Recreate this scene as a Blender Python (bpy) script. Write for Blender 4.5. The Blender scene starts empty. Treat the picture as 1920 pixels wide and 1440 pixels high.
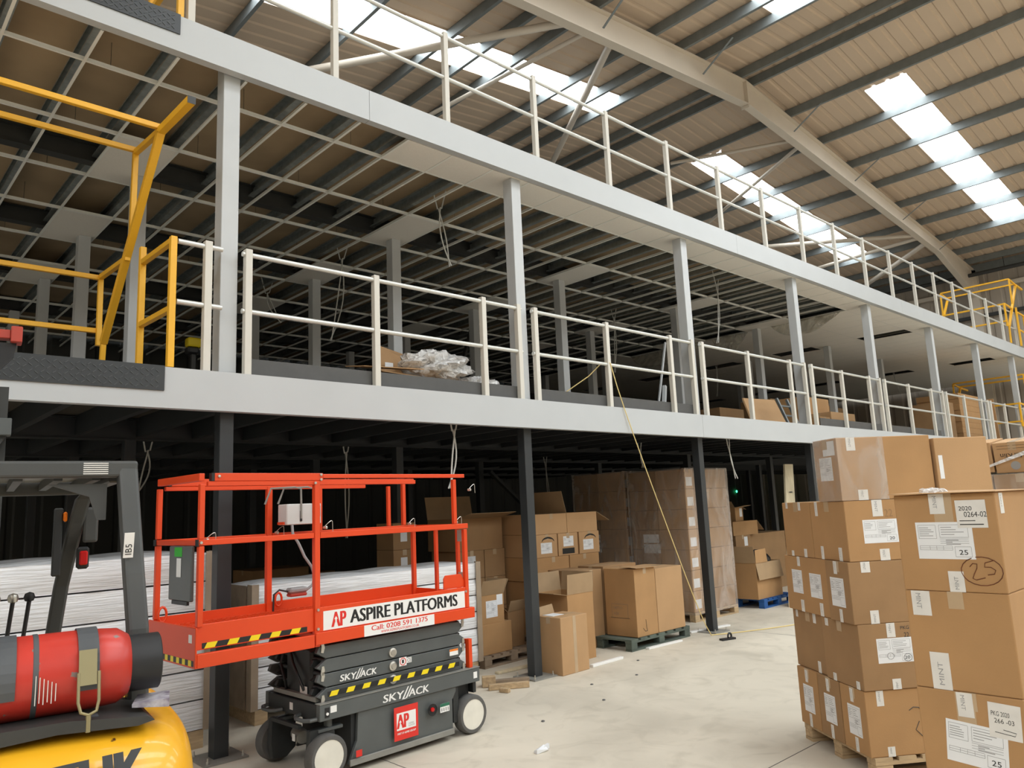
import bpy, bmesh, math, random
from mathutils import Matrix, Vector
C = bpy.context.scene.collection
scene = bpy.context.scene
PI = math.pi
R = math.radians
rnd = random.Random(7)

# ---------------------------------------------------------------- camera, world, light, exposure
cam = bpy.data.cameras.new('camera')
cam.sensor_width = 36.0
cam.lens = 1419.787 * 36.0 / 1920.0
cam.clip_end = 200
camo = bpy.data.objects.new('camera', cam)
C.objects.link(camo)
camo.matrix_world = Matrix(((0.73460641, -0.07781807, -0.67401615, 0.0),
                            (-0.67708709, -0.14800796, -0.72086526, -5.98118),
                            (-0.04366341, 0.98591987, -0.1614172, 1.80),
                            (0, 0, 0, 1)))
scene.camera = camo
w = bpy.data.worlds.new('world')
scene.world = w
w.use_nodes = True
w.node_tree.nodes['Background'].inputs[0].default_value = (0.75, 0.85, 1.0, 1)
w.node_tree.nodes['Background'].inputs[1].default_value = 1.0
SKY_POWER = 9.0            # daylight coming through the translucent roof sheets
scene.view_settings.view_transform = 'Standard'
scene.view_settings.look = 'None'
scene.view_settings.exposure = -0.04
scene.view_settings.gamma = 1.0
scene.view_settings.use_curve_mapping = False
try:
    scene.cycles.use_denoising = True
    scene.cycles.max_bounces = 8
    scene.cycles.diffuse_bounces = 5
    scene.cycles.glossy_bounces = 3
    scene.cycles.transparent_max_bounces = 12
    scene.cycles.sample_clamp_indirect = 6.0
    scene.cycles.caustics_reflective = False
    scene.cycles.caustics_refractive = False
except Exception:
    pass

# ---------------------------------------------------------------- helpers
def V(*a):
    return Vector(a if len(a) > 1 else a[0])

class MB:
    """collects shapes and links them as ONE mesh object"""
    def __init__(s):
        s.v = []; s.f = []
    def add(s, vs, fs):
        o = len(s.v)
        s.v += [tuple(p) for p in vs]
        s.f += [tuple(i + o for i in f) for f in fs]
        return s
    def box(s, x0, x1, y0, y1, z0, z1):
        x0, x1 = min(x0, x1), max(x0, x1); y0, y1 = min(y0, y1), max(y0, y1); z0, z1 = min(z0, z1), max(z0, z1)
        return s.add([(x0, y0, z0), (x1, y0, z0), (x1, y1, z0), (x0, y1, z0), (x0, y0, z1), (x1, y0, z1), (x1, y1, z1), (x0, y1, z1)],
                     [(0, 3, 2, 1), (4, 5, 6, 7), (0, 1, 5, 4), (1, 2, 6, 5), (2, 3, 7, 6), (3, 0, 4, 7)])
    def hexa(s, p):      # eight points: bottom four then top four
        return s.add(p, [(0, 3, 2, 1), (4, 5, 6, 7), (0, 1, 5, 4), (1, 2, 6, 5), (2, 3, 7, 6), (3, 0, 4, 7)])
    def bar(s, p, q, w, h, up=(0, 0, 1)):
        p = Vector(p); q = Vector(q); d = (q - p).normalized(); up = Vector(up)
        if abs(d.dot(up)) > .99: up = Vector((0, 1, 0))
        x = d.cross(up).normalized() * (w / 2); y = x.cross(d).normalized() * (h / 2)
        a = [-x - y, x - y, x + y, -x + y]
        return s.hexa([p + k for k in a] + [q + k for k in a])
    def tube(s, pts, r, n=8):
        pts = [Vector(p) for p in pts]; rings = []
        pd = None; side = None
        for i, p in enumerate(pts):
            d = ((pts[min(i + 1, len(pts) - 1)] - pts[max(i - 1, 0)])).normalized()
            if side is None:
                side = d.cross(Vector((0, 0, 1)) if abs(d.z) < .9 else Vector((1, 0, 0))).normalized()
            else:
                side = (side - d * side.dot(d)).normalized()
            o = side.cross(d)
            rr = r[i] if isinstance(r, (list, tuple)) else r
            rings.append([p + side * math.cos(2 * PI * k / n) * rr + o * math.sin(2 * PI * k / n) * rr for k in range(n)])
        vs = [q for g in rings for q in g]; fs = []
        for i in range(len(rings) - 1):
            for k in range(n):
                a = i * n + k; b = i * n + (k + 1) % n
                fs.append((a, b, b + n, a + n))
        fs.append(tuple(range(n))[::-1]); fs.append(tuple(range((len(rings) - 1) * n, len(rings) * n)))
        return s.add(vs, fs)
    def lathe(s, prof, n=32, o=(0, 0, 0), axis=(0, 0, 1)):
        ax = Vector(axis).normalized()
        u = ax.cross(Vector((0, 0, 1)) if abs(ax.z) < .9 else Vector((1, 0, 0))).normalized(); vv = ax.cross(u); o = Vector(o)
        vs = []; fs = []
        for r_, z_ in prof:
            for k in range(n):
                a = 2 * PI * k / n
                vs.append(o + ax * z_ + (u * math.cos(a) + vv * math.sin(a)) * r_)
        for i in range(len(prof) - 1):
            for k in range(n):
                a = i * n + k; b = i * n + (k + 1) % n
                fs.append((a, b, b + n, a + n))
        if prof[0][0] > 1e-5: fs.append(tuple(range(n))[::-1])
        if prof[-1][0] > 1e-5: fs.append(tuple(range((len(prof) - 1) * n, len(prof) * n)))
        return s.add(vs, fs)
    def prism(s, poly, o, u, v, t):
        o = Vector(o); u = Vector(u); v = Vector(v); nrm = u.cross(v).normalized() * t; n = len(poly)
        a = [o + u * p[0] + v * p[1] for p in poly]
        return s.add(a + [p + nrm for p in a], [tuple(range(n))[::-1], tuple(range(n, 2 * n))] + [(i, (i + 1) % n, n + (i + 1) % n, n + i) for i in range(n)])
    def cprof(s, p, q, w, h, t=.003, up=(0, 0, 1), flip=1):   # C-section bar from p to q
        p = Vector(p); q = Vector(q); d = (q - p).normalized(); x = d.cross(Vector(up)).normalized() * flip; y = Vector(up)
        poly = [(0, 0), (w, 0), (w, .018), (w - t, .018), (w - t, t), (t, t), (t, h - t), (w - t, h - t), (w - t, h - .018), (w, h - .018), (w, h), (0, h)]
        n = len(poly)
        a = [p + x * k[0] + y * k[1] for k in poly]; b = [q + x * k[0] + y * k[1] for k in poly]
        return s.add(a + b, [tuple(range(n)), tuple(range(n, 2 * n))[::-1]] + [(i, n + i, n + (i + 1) % n, (i + 1) % n) for i in range(n)])
    def mesh(s, name, m):
        me = bpy.data.meshes.new(name)
        me.from_pydata(s.v, [], s.f)
        bm = bmesh.new(); bm.from_mesh(me)
        bmesh.ops.recalc_face_normals(bm, faces=bm.faces)
        bm.to_mesh(me); bm.free()
        me.materials.append(m)
        return me
    def build(s, name, m, parent=None, smooth=False, bevel=0, seg=1):
        me = s.mesh(name, m)
        o = bpy.data.objects.new(name, me); C.objects.link(o)
        if parent is not None: o.parent = parent
        if smooth:
            me.polygons.foreach_set('use_smooth', [True] * len(me.polygons))
            me.set_sharp_from_angle(angle=R(38))
        if bevel:
            b = o.modifiers.new('bevel', 'BEVEL'); b.width = bevel; b.segments = seg; b.limit_method = 'ANGLE'; b.angle_limit = R(40)
        return o

def thing(name, label, cat, loc=(0, 0, 0), rz=0, group=None):
    o = bpy.data.objects.new(name, None); C.objects.link(o)
    o.empty_display_size = .1
    o.location = loc; o.rotation_euler = (0, 0, rz)
    o['label'] = label; o['category'] = cat; o['kind'] = 'thing'
    if group: o['group'] = group
    return o

def tag(o, label, cat, group=None, kind='thing'):
    o['label'] = label; o['category'] = cat; o['kind'] = kind
    if group: o['group'] = group
    return o

def struct(o):
    o['kind'] = 'structure'
    return o

def part(o, label=None):
    if label: o['label'] = label
    return o

def dup(root, loc=None, rz=None, label=None, group=None):
    """copy of a thing with copies of its parts and their sub-parts"""
    def cp(o, parent):
        c = o.copy(); C.objects.link(c)
        if parent is not None: c.parent = parent
        for ch in o.children: cp(ch, c)
        return c
    r = cp(root, None)
    if loc is not None: r.location = loc
    if rz is not None: r.rotation_euler = (0, 0, rz)
    if label: r['label'] = label
    if group: r['group'] = group
    return r

ORD = ['first', 'second', 'third', 'fourth', 'fifth', 'sixth', 'seventh', 'eighth', 'ninth', 'tenth', 'eleventh', 'twelfth']

# ---------------------------------------------------------------- materials (procedural)
def mat(name, col, rough=.6, metal=0., var=.0, scale=6., bump=0., bscale=40., stretch=None, spec=.5, col2=None, emit=None, coat=0., detail=4.):
    m = bpy.data.materials.new(name); m.use_nodes = True
    nt = m.node_tree; b = nt.nodes['Principled BSDF']
    b.inputs['Base Color'].default_value = (*col, 1)
    b.inputs['Roughness'].default_value = rough
    b.inputs['Metallic'].default_value = metal
    b.inputs['Specular IOR Level'].default_value = spec
    b.inputs['Coat Weight'].default_value = coat
    if emit:
        b.inputs['Emission Color'].default_value = (*emit[0], 1); b.inputs['Emission Strength'].default_value = emit[1]
    if var or col2 or bump:
        tc = nt.nodes.new('ShaderNodeTexCoord'); mp = nt.nodes.new('ShaderNodeMapping')
        nt.links.new(tc.outputs['Object'], mp.inputs['Vector'])
        if stretch: mp.inputs['Scale'].default_value = stretch
    if var or col2:
        n = nt.nodes.new('ShaderNodeTexNoise'); n.inputs['Scale'].default_value = scale; n.inputs['Detail'].default_value = detail
        nt.links.new(mp.outputs['Vector'], n.inputs['Vector'])
        r = nt.nodes.new('ShaderNodeValToRGB')
        c2 = col2 or tuple(min(1, c * (1 + var)) for c in col); c1 = col if col2 else tuple(c * (1 - var) for c in col)
        r.color_ramp.elements[0].position = .32; r.color_ramp.elements[1].position = .68
        r.color_ramp.elements[0].color = (*c1, 1); r.color_ramp.elements[1].color = (*c2, 1)
        nt.links.new(n.outputs['Fac'], r.inputs['Fac']); nt.links.new(r.outputs['Color'], b.inputs['Base Color'])
    if bump:
        n2 = nt.nodes.new('ShaderNodeTexNoise'); n2.inputs['Scale'].default_value = bscale; n2.inputs['Detail'].default_value = 3
        nt.links.new(mp.outputs['Vector'], n2.inputs['Vector'])
        bp = nt.nodes.new('ShaderNodeBump'); bp.inputs['Strength'].default_value = bump; bp.inputs['Distance'].default_value = .01
        nt.links.new(n2.outputs['Fac'], bp.inputs['Height']); nt.links.new(bp.outputs['Normal'], b.inputs['Normal'])
    return m

def spots(m, col, scale, thr):
    """worn-through chips of another colour"""
    nt = m.node_tree; b = nt.nodes['Principled BSDF']; src = b.inputs['Base Color'].links[0].from_socket
    tc = nt.nodes.new('ShaderNodeTexCoord'); n = nt.nodes.new('ShaderNodeTexNoise'); n.inputs['Scale'].default_value = scale; n.inputs['Detail'].default_value = 3
    nt.links.new(tc.outputs['Object'], n.inputs['Vector'])
    r = nt.nodes.new('ShaderNodeMapRange'); r.inputs['From Min'].default_value = thr; r.inputs['From Max'].default_value = thr + .02
    nt.links.new(n.outputs['Fac'], r.inputs['Value'])
    mx = nt.nodes.new('ShaderNodeMix'); mx.data_type = 'RGBA'
    nt.links.new(r.outputs['Result'], mx.inputs['Factor']); nt.links.new(src, mx.inputs['A']); mx.inputs['B'].default_value = (*col, 1)
    nt.links.new(mx.outputs['Result'], b.inputs['Base Color'])
    return m

def film_mat(name, tint, alpha, stretch=(1, 1, 1), scale=7., rough=.18, bump=.6):
    """clear stretch wrap: mostly see-through, with glossy creases"""
    m = bpy.data.materials.new(name); m.use_nodes = True
    nt = m.node_tree; b = nt.nodes['Principled BSDF']
    b.inputs['Base Color'].default_value = (*tint, 1); b.inputs['Roughness'].default_value = rough
    tc = nt.nodes.new('ShaderNodeTexCoord'); mp = nt.nodes.new('ShaderNodeMapping'); mp.inputs['Scale'].default_value = stretch
    nt.links.new(tc.outputs['Object'], mp.inputs['Vector'])
    n = nt.nodes.new('ShaderNodeTexNoise'); n.inputs['Scale'].default_value = scale; n.inputs['Detail'].default_value = 6; n.inputs['Distortion'].default_value = 1.2
    nt.links.new(mp.outputs['Vector'], n.inputs['Vector'])
    r = nt.nodes.new('ShaderNodeMapRange'); r.inputs['From Min'].default_value = .38; r.inputs['From Max'].default_value = .72
    r.inputs['To Min'].default_value = alpha * .55; r.inputs['To Max'].default_value = min(1, alpha * 1.8)
    nt.links.new(n.outputs['Fac'], r.inputs['Value']); nt.links.new(r.outputs['Result'], b.inputs['Alpha'])
    bp = nt.nodes.new('ShaderNodeBump'); bp.inputs['Strength'].default_value = bump; bp.inputs['Distance'].default_value = .03
    nt.links.new(n.outputs['Fac'], bp.inputs['Height']); nt.links.new(bp.outputs['Normal'], b.inputs['Normal'])
    return m

M = {}
M['white'] = mat('white_paint', (.50, .515, .52), .42, var=.02, scale=2)
M['colwhite'] = mat('column_cladding', (.52, .535, .54), .45, var=.03, scale=3)
M['cream'] = mat('cream_powder_coat', (.64, .61, .54), .45)
M['galv'] = mat('galvanised_steel', (.40, .44, .44), .36, metal=.7, var=.15, scale=14)
M['galvrail'] = mat('galvanised_tube', (.66, .66, .62), .35, metal=.45)
M['purlin'] = mat('galvanised_purlin', (.21, .23, .23), .55, metal=.35, var=.08, scale=5)
M['darksteel'] = mat('dark_painted_steel', (.035, .036, .034), .5, var=.1)
M['blacksteel'] = mat('anthracite_paint', (.028, .031, .033), .42, var=.08, scale=3)
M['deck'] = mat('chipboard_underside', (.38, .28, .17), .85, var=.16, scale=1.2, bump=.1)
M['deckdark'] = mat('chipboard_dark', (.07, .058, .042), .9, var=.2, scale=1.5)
M['floor1'] = mat('mezzanine_floor', (.26, .25, .23), .7, var=.1)
M['kick'] = mat('grey_kick_plate', (.075, .073, .07), .5, var=.08)
M['tile'] = mat('ceiling_tile', (.84, .80, .73), .9, var=.02, scale=60)
M['tbar'] = mat('white_ceiling_bar', (.88, .88, .83), .4)
M['roof'] = mat('roof_liner_sheet', (.60, .465, .34), .55, var=.03, scale=.6)
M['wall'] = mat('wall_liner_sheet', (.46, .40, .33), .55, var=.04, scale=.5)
M['rafter'] = mat('rafter_paint', (.66, .58, .48), .5, var=.03, scale=1)
M['yellow'] = mat('safety_yellow', (.83, .43, .02), .42, var=.03)
M['black'] = mat('black_plastic', (.012, .012, .013), .45)
M['rubber'] = mat('grey_rubber', (.10, .096, .09), .75, var=.12, scale=20)
M['red'] = mat('lift_red', (.72, .062, .010), .42, var=.03, scale=3)
M['liftgrey'] = mat('lift_grey', (.092, .100, .098), .42, var=.07, scale=5)
M['liftdark'] = mat('lift_dark_grey', (.022, .024, .024), .5, var=.15, scale=8)
M['greytop'] = mat('worn_grey_edge', (.24, .235, .21), .5, var=.1)
M['steel'] = mat('bare_steel', (.62, .60, .54), .32, metal=.8)
M['hub'] = mat('white_wheel_hub', (.74, .71, .62), .5, var=.05, scale=9)
M['sticker'] = mat('white_sticker', (.82, .81, .78), .45)
M['inkblack'] = mat('black_print', (.012, .012, .012), .5)
M['inkred'] = mat('red_print', (.70, .030, .020), .45)
M['inkgrey'] = mat('grey_print', (.30, .30, .30), .6)
M['hazy'] = mat('hazard_yellow', (.86, .66, .01), .45)
M['green'] = mat('green_sticker', (.03, .42, .03), .5)
M['dgreen'] = mat('dark_green_sticker', (.02, .14, .08), .5)
M['orange'] = mat('orange_sticker', (.85, .22, .02), .5)
M['ctrl'] = mat('control_box_grey', (.62, .62, .60), .45)
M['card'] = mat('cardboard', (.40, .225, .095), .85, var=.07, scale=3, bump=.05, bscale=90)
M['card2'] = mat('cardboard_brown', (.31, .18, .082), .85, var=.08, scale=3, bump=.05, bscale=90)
M['card3'] = mat('cardboard_pale', (.45, .27, .13), .85, var=.06, scale=2, bump=.05, bscale=90)
M['cardin'] = mat('cardboard_inside', (.36, .24, .13), .85, var=.06)
M['tape'] = mat('clear_brown_tape', (.46, .33, .20), .22, var=.05)
M['mint'] = mat('white_paper_tape', (.68, .66, .62), .5, var=.04, scale=15)
M['paper'] = mat('paper_label', (.74, .75, .76), .6, var=.02)
M['wood'] = mat('pallet_wood', (.46, .33, .19), .8, var=.18, scale=5, stretch=(1, 8, 8), bump=.1)
M['woodpale'] = mat('pale_softwood', (.62, .53, .36), .75, var=.09, scale=4, stretch=(6, 6, 1), bump=.05)
M['woodgrey'] = mat('weathered_wood', (.25, .185, .125), .85, var=.2, scale=6, bump=.1)
M['palgreen'] = mat('green_grey_pallet', (.085, .105, .085), .8, var=.25, scale=5)
M['palblue'] = mat('blue_pallet', (.012, .085, .28), .6, var=.15)
M['board'] = mat('white_wrapped_board', (.80, .80, .80), .2, var=.09, scale=3, stretch=(.6, 4, 9), bump=.9, bscale=7)
M['edgecard'] = mat('corner_board', (.34, .26, .18), .75, var=.1)
M['film'] = film_mat('stretch_wrap', (.75, .70, .64), .24, (1, 1, .55), 5.)
M['filmbrown'] = film_mat('stretch_wrap_over_cartons', (.62, .53, .46), .30, (1, 1, .4), 4.)
M['filmwhite'] = film_mat('crumpled_wrap', (.84, .83, .81), .8, (1, 1, 1), 14., bump=1.)
M['sheet'] = film_mat('hanging_polythene', (.72, .70, .62), .55, (1, 1, 1), 3., rough=.35, bump=.3)
M['binbag'] = mat('black_bin_bag', (.012, .013, .016), .22, bump=1., bscale=9)
M['cable'] = mat('white_cable', (.60, .60, .56), .5)
M['rope'] = mat('yellow_rope', (.72, .56, .24), .7)
M['fltyellow'] = spots(mat('forklift_yellow', (.80, .40, .015), .34, var=.04, scale=2, coat=.3), (.10, .035, .015), 11, .70)
M['fltgrey'] = mat('forklift_guard_grey', (.058, .060, .058), .5, var=.08, scale=4)
M['tankred'] = mat('gas_bottle_red', (.50, .035, .022), .34, var=.12, scale=7, bump=.05, bscale=8)
spots(M['tankred'], (.22, .16, .14), 16, .70)
M['tankrub'] = mat('dusty_strap', (.075, .08, .085), .55, var=.15)
M['brass'] = mat('dull_brass', (.30, .26, .14), .5, metal=.5)
M['maskred'] = mat('mast_red', (.42, .05, .03), .5, var=.1)
M['leaflet'] = mat('printed_leaflet', (.55, .53, .55), .5, col2=(.16, .13, .18), scale=26)
M['rust'] = mat('chipped_paint', (.14, .045, .02), .85, var=.3, scale=20)
M['lampred'] = mat('red_lens', (.55, .01, .01), .15)
M['lamporange'] = mat('orange_lens', (.8, .18, .01), .2)
M['guardglass'] = mat('guard_roof_sheet', (.45, .47, .46), .25)
M['ledgreen'] = mat('green_led', (.0, .3, .1), .4, emit=((.05, 1, .35), 6))
M['fridge'] = mat('lilac_packaging', (.45, .40, .46), .6)
M['sky'] = mat('translucent_rooflight', (.9, .95, 1.), .5, emit=((.90, .97, 1.02), SKY_POWER))
M['shadewall'] = mat('shade_toned_liner_sheet', (.045, .045, .040), .6, var=.1, scale=.4)  # deep shade inside the mezzanine is put into this near-black wall colour
M['absorber'] = mat('light_absorber_dark', (.16, .15, .14), .6)  # for the unseen bands added to soak up low bounce light
M['dark'] = mat('dark_void', (.02, .019, .017), .9)

# concrete floor: dusty, mottled, with joints
def floor_mat():
    m = mat('concrete_floor', (.52, .485, .42), .62)
    nt = m.node_tree; b = nt.nodes['Principled BSDF']
    tc = nt.nodes.new('ShaderNodeTexCoord')
    def noise(scale, detail, dist=0.):
        n = nt.nodes.new('ShaderNodeTexNoise'); n.inputs['Scale'].default_value = scale; n.inputs['Detail'].default_value = detail; n.inputs['Distortion'].default_value = dist
        nt.links.new(tc.outputs['Object'], n.inputs['Vector']); return n
    n1 = noise(.7, 6, .8); n2 = noise(6, 8); n3 = noise(2.2, 5, 2.)
    r1 = nt.nodes.new('ShaderNodeValToRGB'); r1.color_ramp.elements[0].position = .3; r1.color_ramp.elements[1].position = .7
    r1.color_ramp.elements[0].color = (.50, .45, .365, 1); r1.color_ramp.elements[1].color = (.66, .595, .485, 1)
    nt.links.new(n1.outputs['Fac'], r1.inputs['Fac'])
    r2 = nt.nodes.new('ShaderNodeValToRGB'); r2.color_ramp.elements[0].position = .28; r2.color_ramp.elements[1].position = .5
    r2.color_ramp.elements[0].color = (.72, .71, .69, 1); r2.color_ramp.elements[1].color = (1, 1, 1, 1)
    nt.links.new(n3.outputs['Fac'], r2.inputs['Fac'])
    mx = nt.nodes.new('ShaderNodeMix'); mx.data_type = 'RGBA'; mx.blend_type = 'MULTIPLY'; mx.inputs['Factor'].default_value = .55
    nt.links.new(r1.outputs['Color'], mx.inputs['A']); nt.links.new(r2.outputs['Color'], mx.inputs['B'])
    nt.links.new(mx.outputs['Result'], b.inputs['Base Color'])
    bp = nt.nodes.new('ShaderNodeBump'); bp.inputs['Strength'].default_value = .08
    nt.links.new(n2.outputs['Fac'], bp.inputs['Height']); nt.links.new(bp.outputs['Normal'], b.inputs['Normal'])
    return m
M['floor'] = floor_mat()

# ---------------------------------------------------------------- flat prints: text and marks laid on a face
class Fr:
    """a face: origin, right, up, outward normal (in the parent's space)"""
    def __init__(s, o, ux, uy):
        s.o = Vector(o); s.ux = Vector(ux).normalized(); s.uy = Vector(uy).normalized(); s.n = s.ux.cross(s.uy)
    def p(s, u, v, d=0.):
        return s.o + s.ux * u + s.uy * v + s.n * d
    def sub(s, u, v, rot=0.):
        c, q = math.cos(rot), math.sin(rot)
        return Fr(s.p(u, v), s.ux * c + s.uy * q, s.uy * c - s.ux * q)

def plate(mb, fr, u0, u1, v0, v1, d0, d1, shear=0.):
    k = shear * (v1 - v0)
    mb.hexa([fr.p(u0, v0, d0), fr.p(u1, v0, d0), fr.p(u1 + k, v1, d0), fr.p(u0 + k, v1, d0), fr.p(u0, v0, d1), fr.p(u1, v0, d1), fr.p(u1 + k, v1, d1), fr.p(u0 + k, v1, d1)])
    return mb

_glyph = {}
def glyphs(txt, bold=.0):
    if (txt, bold) in _glyph: return _glyph[(txt, bold)]
    cu = bpy.data.curves.new('t', 'FONT'); cu.body = txt; cu.size = 1; cu.offset = bold; cu.resolution_u = 3
    ob = bpy.data.objects.new('t', cu); C.objects.link(ob)
    dg = bpy.context.evaluated_depsgraph_get()
    me = bpy.data.meshes.new_from_object(ob.evaluated_get(dg))
    vs = [tuple(v.co) for v in me.vertices]; fs = [tuple(p.vertices) for p in me.polygons]
    bpy.data.objects.remove(ob); bpy.data.curves.remove(cu); bpy.data.meshes.remove(me)
    x0 = min(v[0] for v in vs); x1 = max(v[0] for v in vs); y0 = min(v[1] for v in vs); y1 = max(v[1] for v in vs)
    vs = [((v[0] - x0) / (x1 - x0), (v[1] - y0) / (y1 - y0)) for v in vs]
    _glyph[(txt, bold)] = (vs, fs)
    return vs, fs

def put_text(mb, fr, txt, u, v, wd, ht, d=.0012, bold=.0, shear=0.):
    vs, fs = glyphs(txt, 0.)
    n = 5 if bold > .015 else 1                     # heavy strokes: the outline laid several times, a hair apart
    for k in range(n):
        e = (k - (n - 1) / 2) * bold * ht * .018 * (1 if n > 1 else 0)
        mb.add([fr.p(u + a * wd + shear * b * ht + e * 2, v + b * ht, d + k * .00006) for a, b in vs], fs)
    return mb

def ship_label(parent, fr, u, v, wd, ht, num=None, rot=0., ring=False, seed=0, full=True):
    """white shipping label with printed boxes, lines and a number"""
    f2 = fr.sub(u, v, rot)
    o = plate(MB(), f2, 0, wd, 0, ht, 0, .0008).build('shipping_label', M['paper'], parent)
    if not full: return o
    q = random.Random(seed + int(u * 999)); k = MB()
    def ln(a, b, y, t=.010): plate(k, f2, a * wd, b * wd, y * ht, (y + t) * ht, .0008, .0011)
    def vl(x, a, b, t=.006): plate(k, f2, x * wd, (x + t) * wd, a * ht, b * ht, .0008, .0011)
    def rect(a, b, c, d_): ln(a, b, c); ln(a, b, d_); vl(a, c, d_); vl(b, c, d_)
    rect(.04, .36, .55, .92); rect(.42, .92, .58, .92)
    for i in range(5): ln(.06, .12 + q.uniform(.1, .2), .84 - i * .055, .018)
    for i in range(4): ln(.45, .6 + q.uniform(0, .28), .85 - i * .065, .018)
    for y in (.54, .48, .42): ln(.42, .92, y)
    for i in range(3): ln(.52, .62 + q.uniform(0, .18), .50 - i * .055, .022)
    rect(.04, .62, .24, .35); ln(.04, .62, .295)
    for x in (.22, .34, .46): vl(x, .24, .35)
    rect(.66, .94, .06, .33)
    k.build('label_print', M['inkgrey'], o)
    if num:
        put_text(MB(), f2, num, .73 * wd, .12 * ht, .15 * wd, .13 * ht, .0014, .03).build('label_number', M['inkblack'], o)
    if ring:
        t = MB(); t.tube([f2.p(wd * (.82 + .11 * math.cos(a)), ht * (.18 + .15 * math.sin(a)), .0012) for a in [i * .3 for i in range(22)]], .0012, 4)
        t.tube([f2.p(wd * (.35 + .09 * math.cos(a)), ht * (.28 + .13 * math.sin(a)), .0012) for a in [i * .3 for i in range(22)]], .0010, 4)
        t.build('pen_ring', M['inkblack'], o)
    return o

def mint_tape(parent, fr, u, v, wd, ht, flip=False):
    """short white tape printed with the word MINT, running up the face"""
    o = plate(MB(), fr, u, u + wd, v, v + ht, 0.0002, .0016).build('printed_tape', M['mint'], parent)
    f2 = fr.sub(u + wd * (.62 if flip else .25), v + ht * (.12 if flip else .9), PI / 2 if flip else -PI / 2)
    put_text(MB(), f2, 'MINT', 0, 0, ht * .62, wd * .26, .0021, .01).build('tape_print', M['inkgrey'], o)
    return o

def handmark(parent, fr, strokes, r=.003, m='inkblack'):
    t = MB()
    for s_ in strokes: t.tube([fr.p(a, b, .0015) for a, b in s_], r, 4)
    return t.build('pen_mark', M[m], parent)

def carton(label, loc, size, rz=0., group=None, m='card', opened=False, flaps=None, name='cardboard_box', cat='cardboard box', rot=None, tapes='FL', top_tape=True):
    wd, dp, ht = size
    t = thing(name, label, cat, loc, rz, group)
    if rot: t.rotation_euler = rot
    fr = {'F': Fr((0, 0, 0), (1, 0, 0), (0, 0, 1)), 'L': Fr((0, dp, 0), (0, -1, 0), (0, 0, 1)),
          'R': Fr((wd, 0, 0), (0, 1, 0), (0, 0, 1)), 'T': Fr((0, 0, ht), (1, 0, 0), (0, 1, 0)), 'B': Fr((wd, dp, 0), (-1, 0, 0), (0, 0, 1))}
    b = MB(); th = .006
    if opened:
        b.box(0, wd, 0, dp, 0, th); b.box(0, wd, 0, th, th, ht); b.box(0, wd, dp - th, dp, th, ht)
        b.box(0, th, th, dp - th, th, ht); b.box(wd - th, wd, th, dp - th, th, ht)
        b.build('box_body', M[m], t)
        for side, ang in (flaps or {'F': -20, 'L': 30, 'R': 40, 'B': 60}).items():
            a = R(ang); f = fr[side]; ln = min(dp, wd) * .5 if side in 'FB' else min(wd, dp) * .5
            wdt = wd if side in 'FB' else dp
            out = f.n * math.cos(a) + Vector((0, 0, 1)) * math.sin(a)
            p0 = f.p(0, ht); p1 = f.p(wdt, ht); nn = (p1 - p0).normalized().cross(out) * .004
            MB().hexa([p0, p1, p1 + out * ln, p0 + out * ln, p0 + nn, p1 + nn, p1 + out * ln + nn, p0 + out * ln + nn]).build('flap', M['cardin'], t)
    else:
        b.box(0, wd, 0, dp, 0, ht)
        b.build('box_body', M[m], t, bevel=.005, seg=2)
        if top_tape:
            long_x = wd >= dp
            s = MB(); L_ = wd if long_x else dp; e = .0009
            poly = [(-e, ht - .07), (0, ht - .07), (0, ht), (L_, ht), (L_, ht - .07), (L_ + e, ht - .07), (L_ + e, ht + e), (-e, ht + e)]
            if long_x: s.prism(poly, (0, dp / 2 + .03, 0), (1, 0, 0), (0, 0, 1), .06)
            else: s.prism(poly, (wd / 2 - .03, 0, 0), (0, 1, 0), (0, 0, 1), .06)
            s.build('packing_tape', M['tape'], t)
    return t, fr

def pallet(label, loc, size, rz=0., m='wood', group=None, ht=.14):
    """top boards, three stringer rows of blocks, bottom boards"""
    wd, dp = size
    t = thing('pallet', label, 'pallet', loc, rz, group)
    n = 7; bw = wd / (n + (n - 1) * .35)
    for i in range(n):
        x = i * bw * 1.35
        MB().box(x, x + bw, 0, dp, ht - .022, ht).build('top_board', M[m], t)
    for j in range(3):
        y = (0, dp / 2 - .05, dp - .1)[j]
        MB().box(0, wd, y, y + .1, ht - .044, ht - .0225).build('stringer_board', M[m], t)
        for i in range(3):
            x = (0, wd / 2 - .06, wd - .12)[i]
            MB().box(x, x + .12, y + .001, y + .099, .022, ht - .0445).build('block', M[m], t, bevel=.004)
        MB().box(0, wd, y, y + .1, 0, .0215).build('bottom_board', M[m], t)
    return t
# ================================================================ THE HALL
X0, X1, Y0, Y1 = -17.0, 32.7, -26.0, 12.4
RX, RZ, TN = 15.95, 12.0, math.tan(R(6))       # ridge line and slope of the roof
VX = -.7                                  # valley between this span and the next
def roof_z(x): return RZ - abs((x if x > VX else 2 * VX - x) - RX) * TN
struct(MB().box(X0, X1, Y0, Y1, -.1, 0).build('floor', M['floor']))
# saw-cut joints of the slab
jt = MB()
for y in (-3.1, ): jt.box(X0, X1, y, y + .006, .0005, .0012)
for x in (3.3, 9.6, 15.9): jt.box(x, x + .006, Y0, .0, .0005, .0012)
struct(jt.build('floor_joints', M['kick']))

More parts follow.
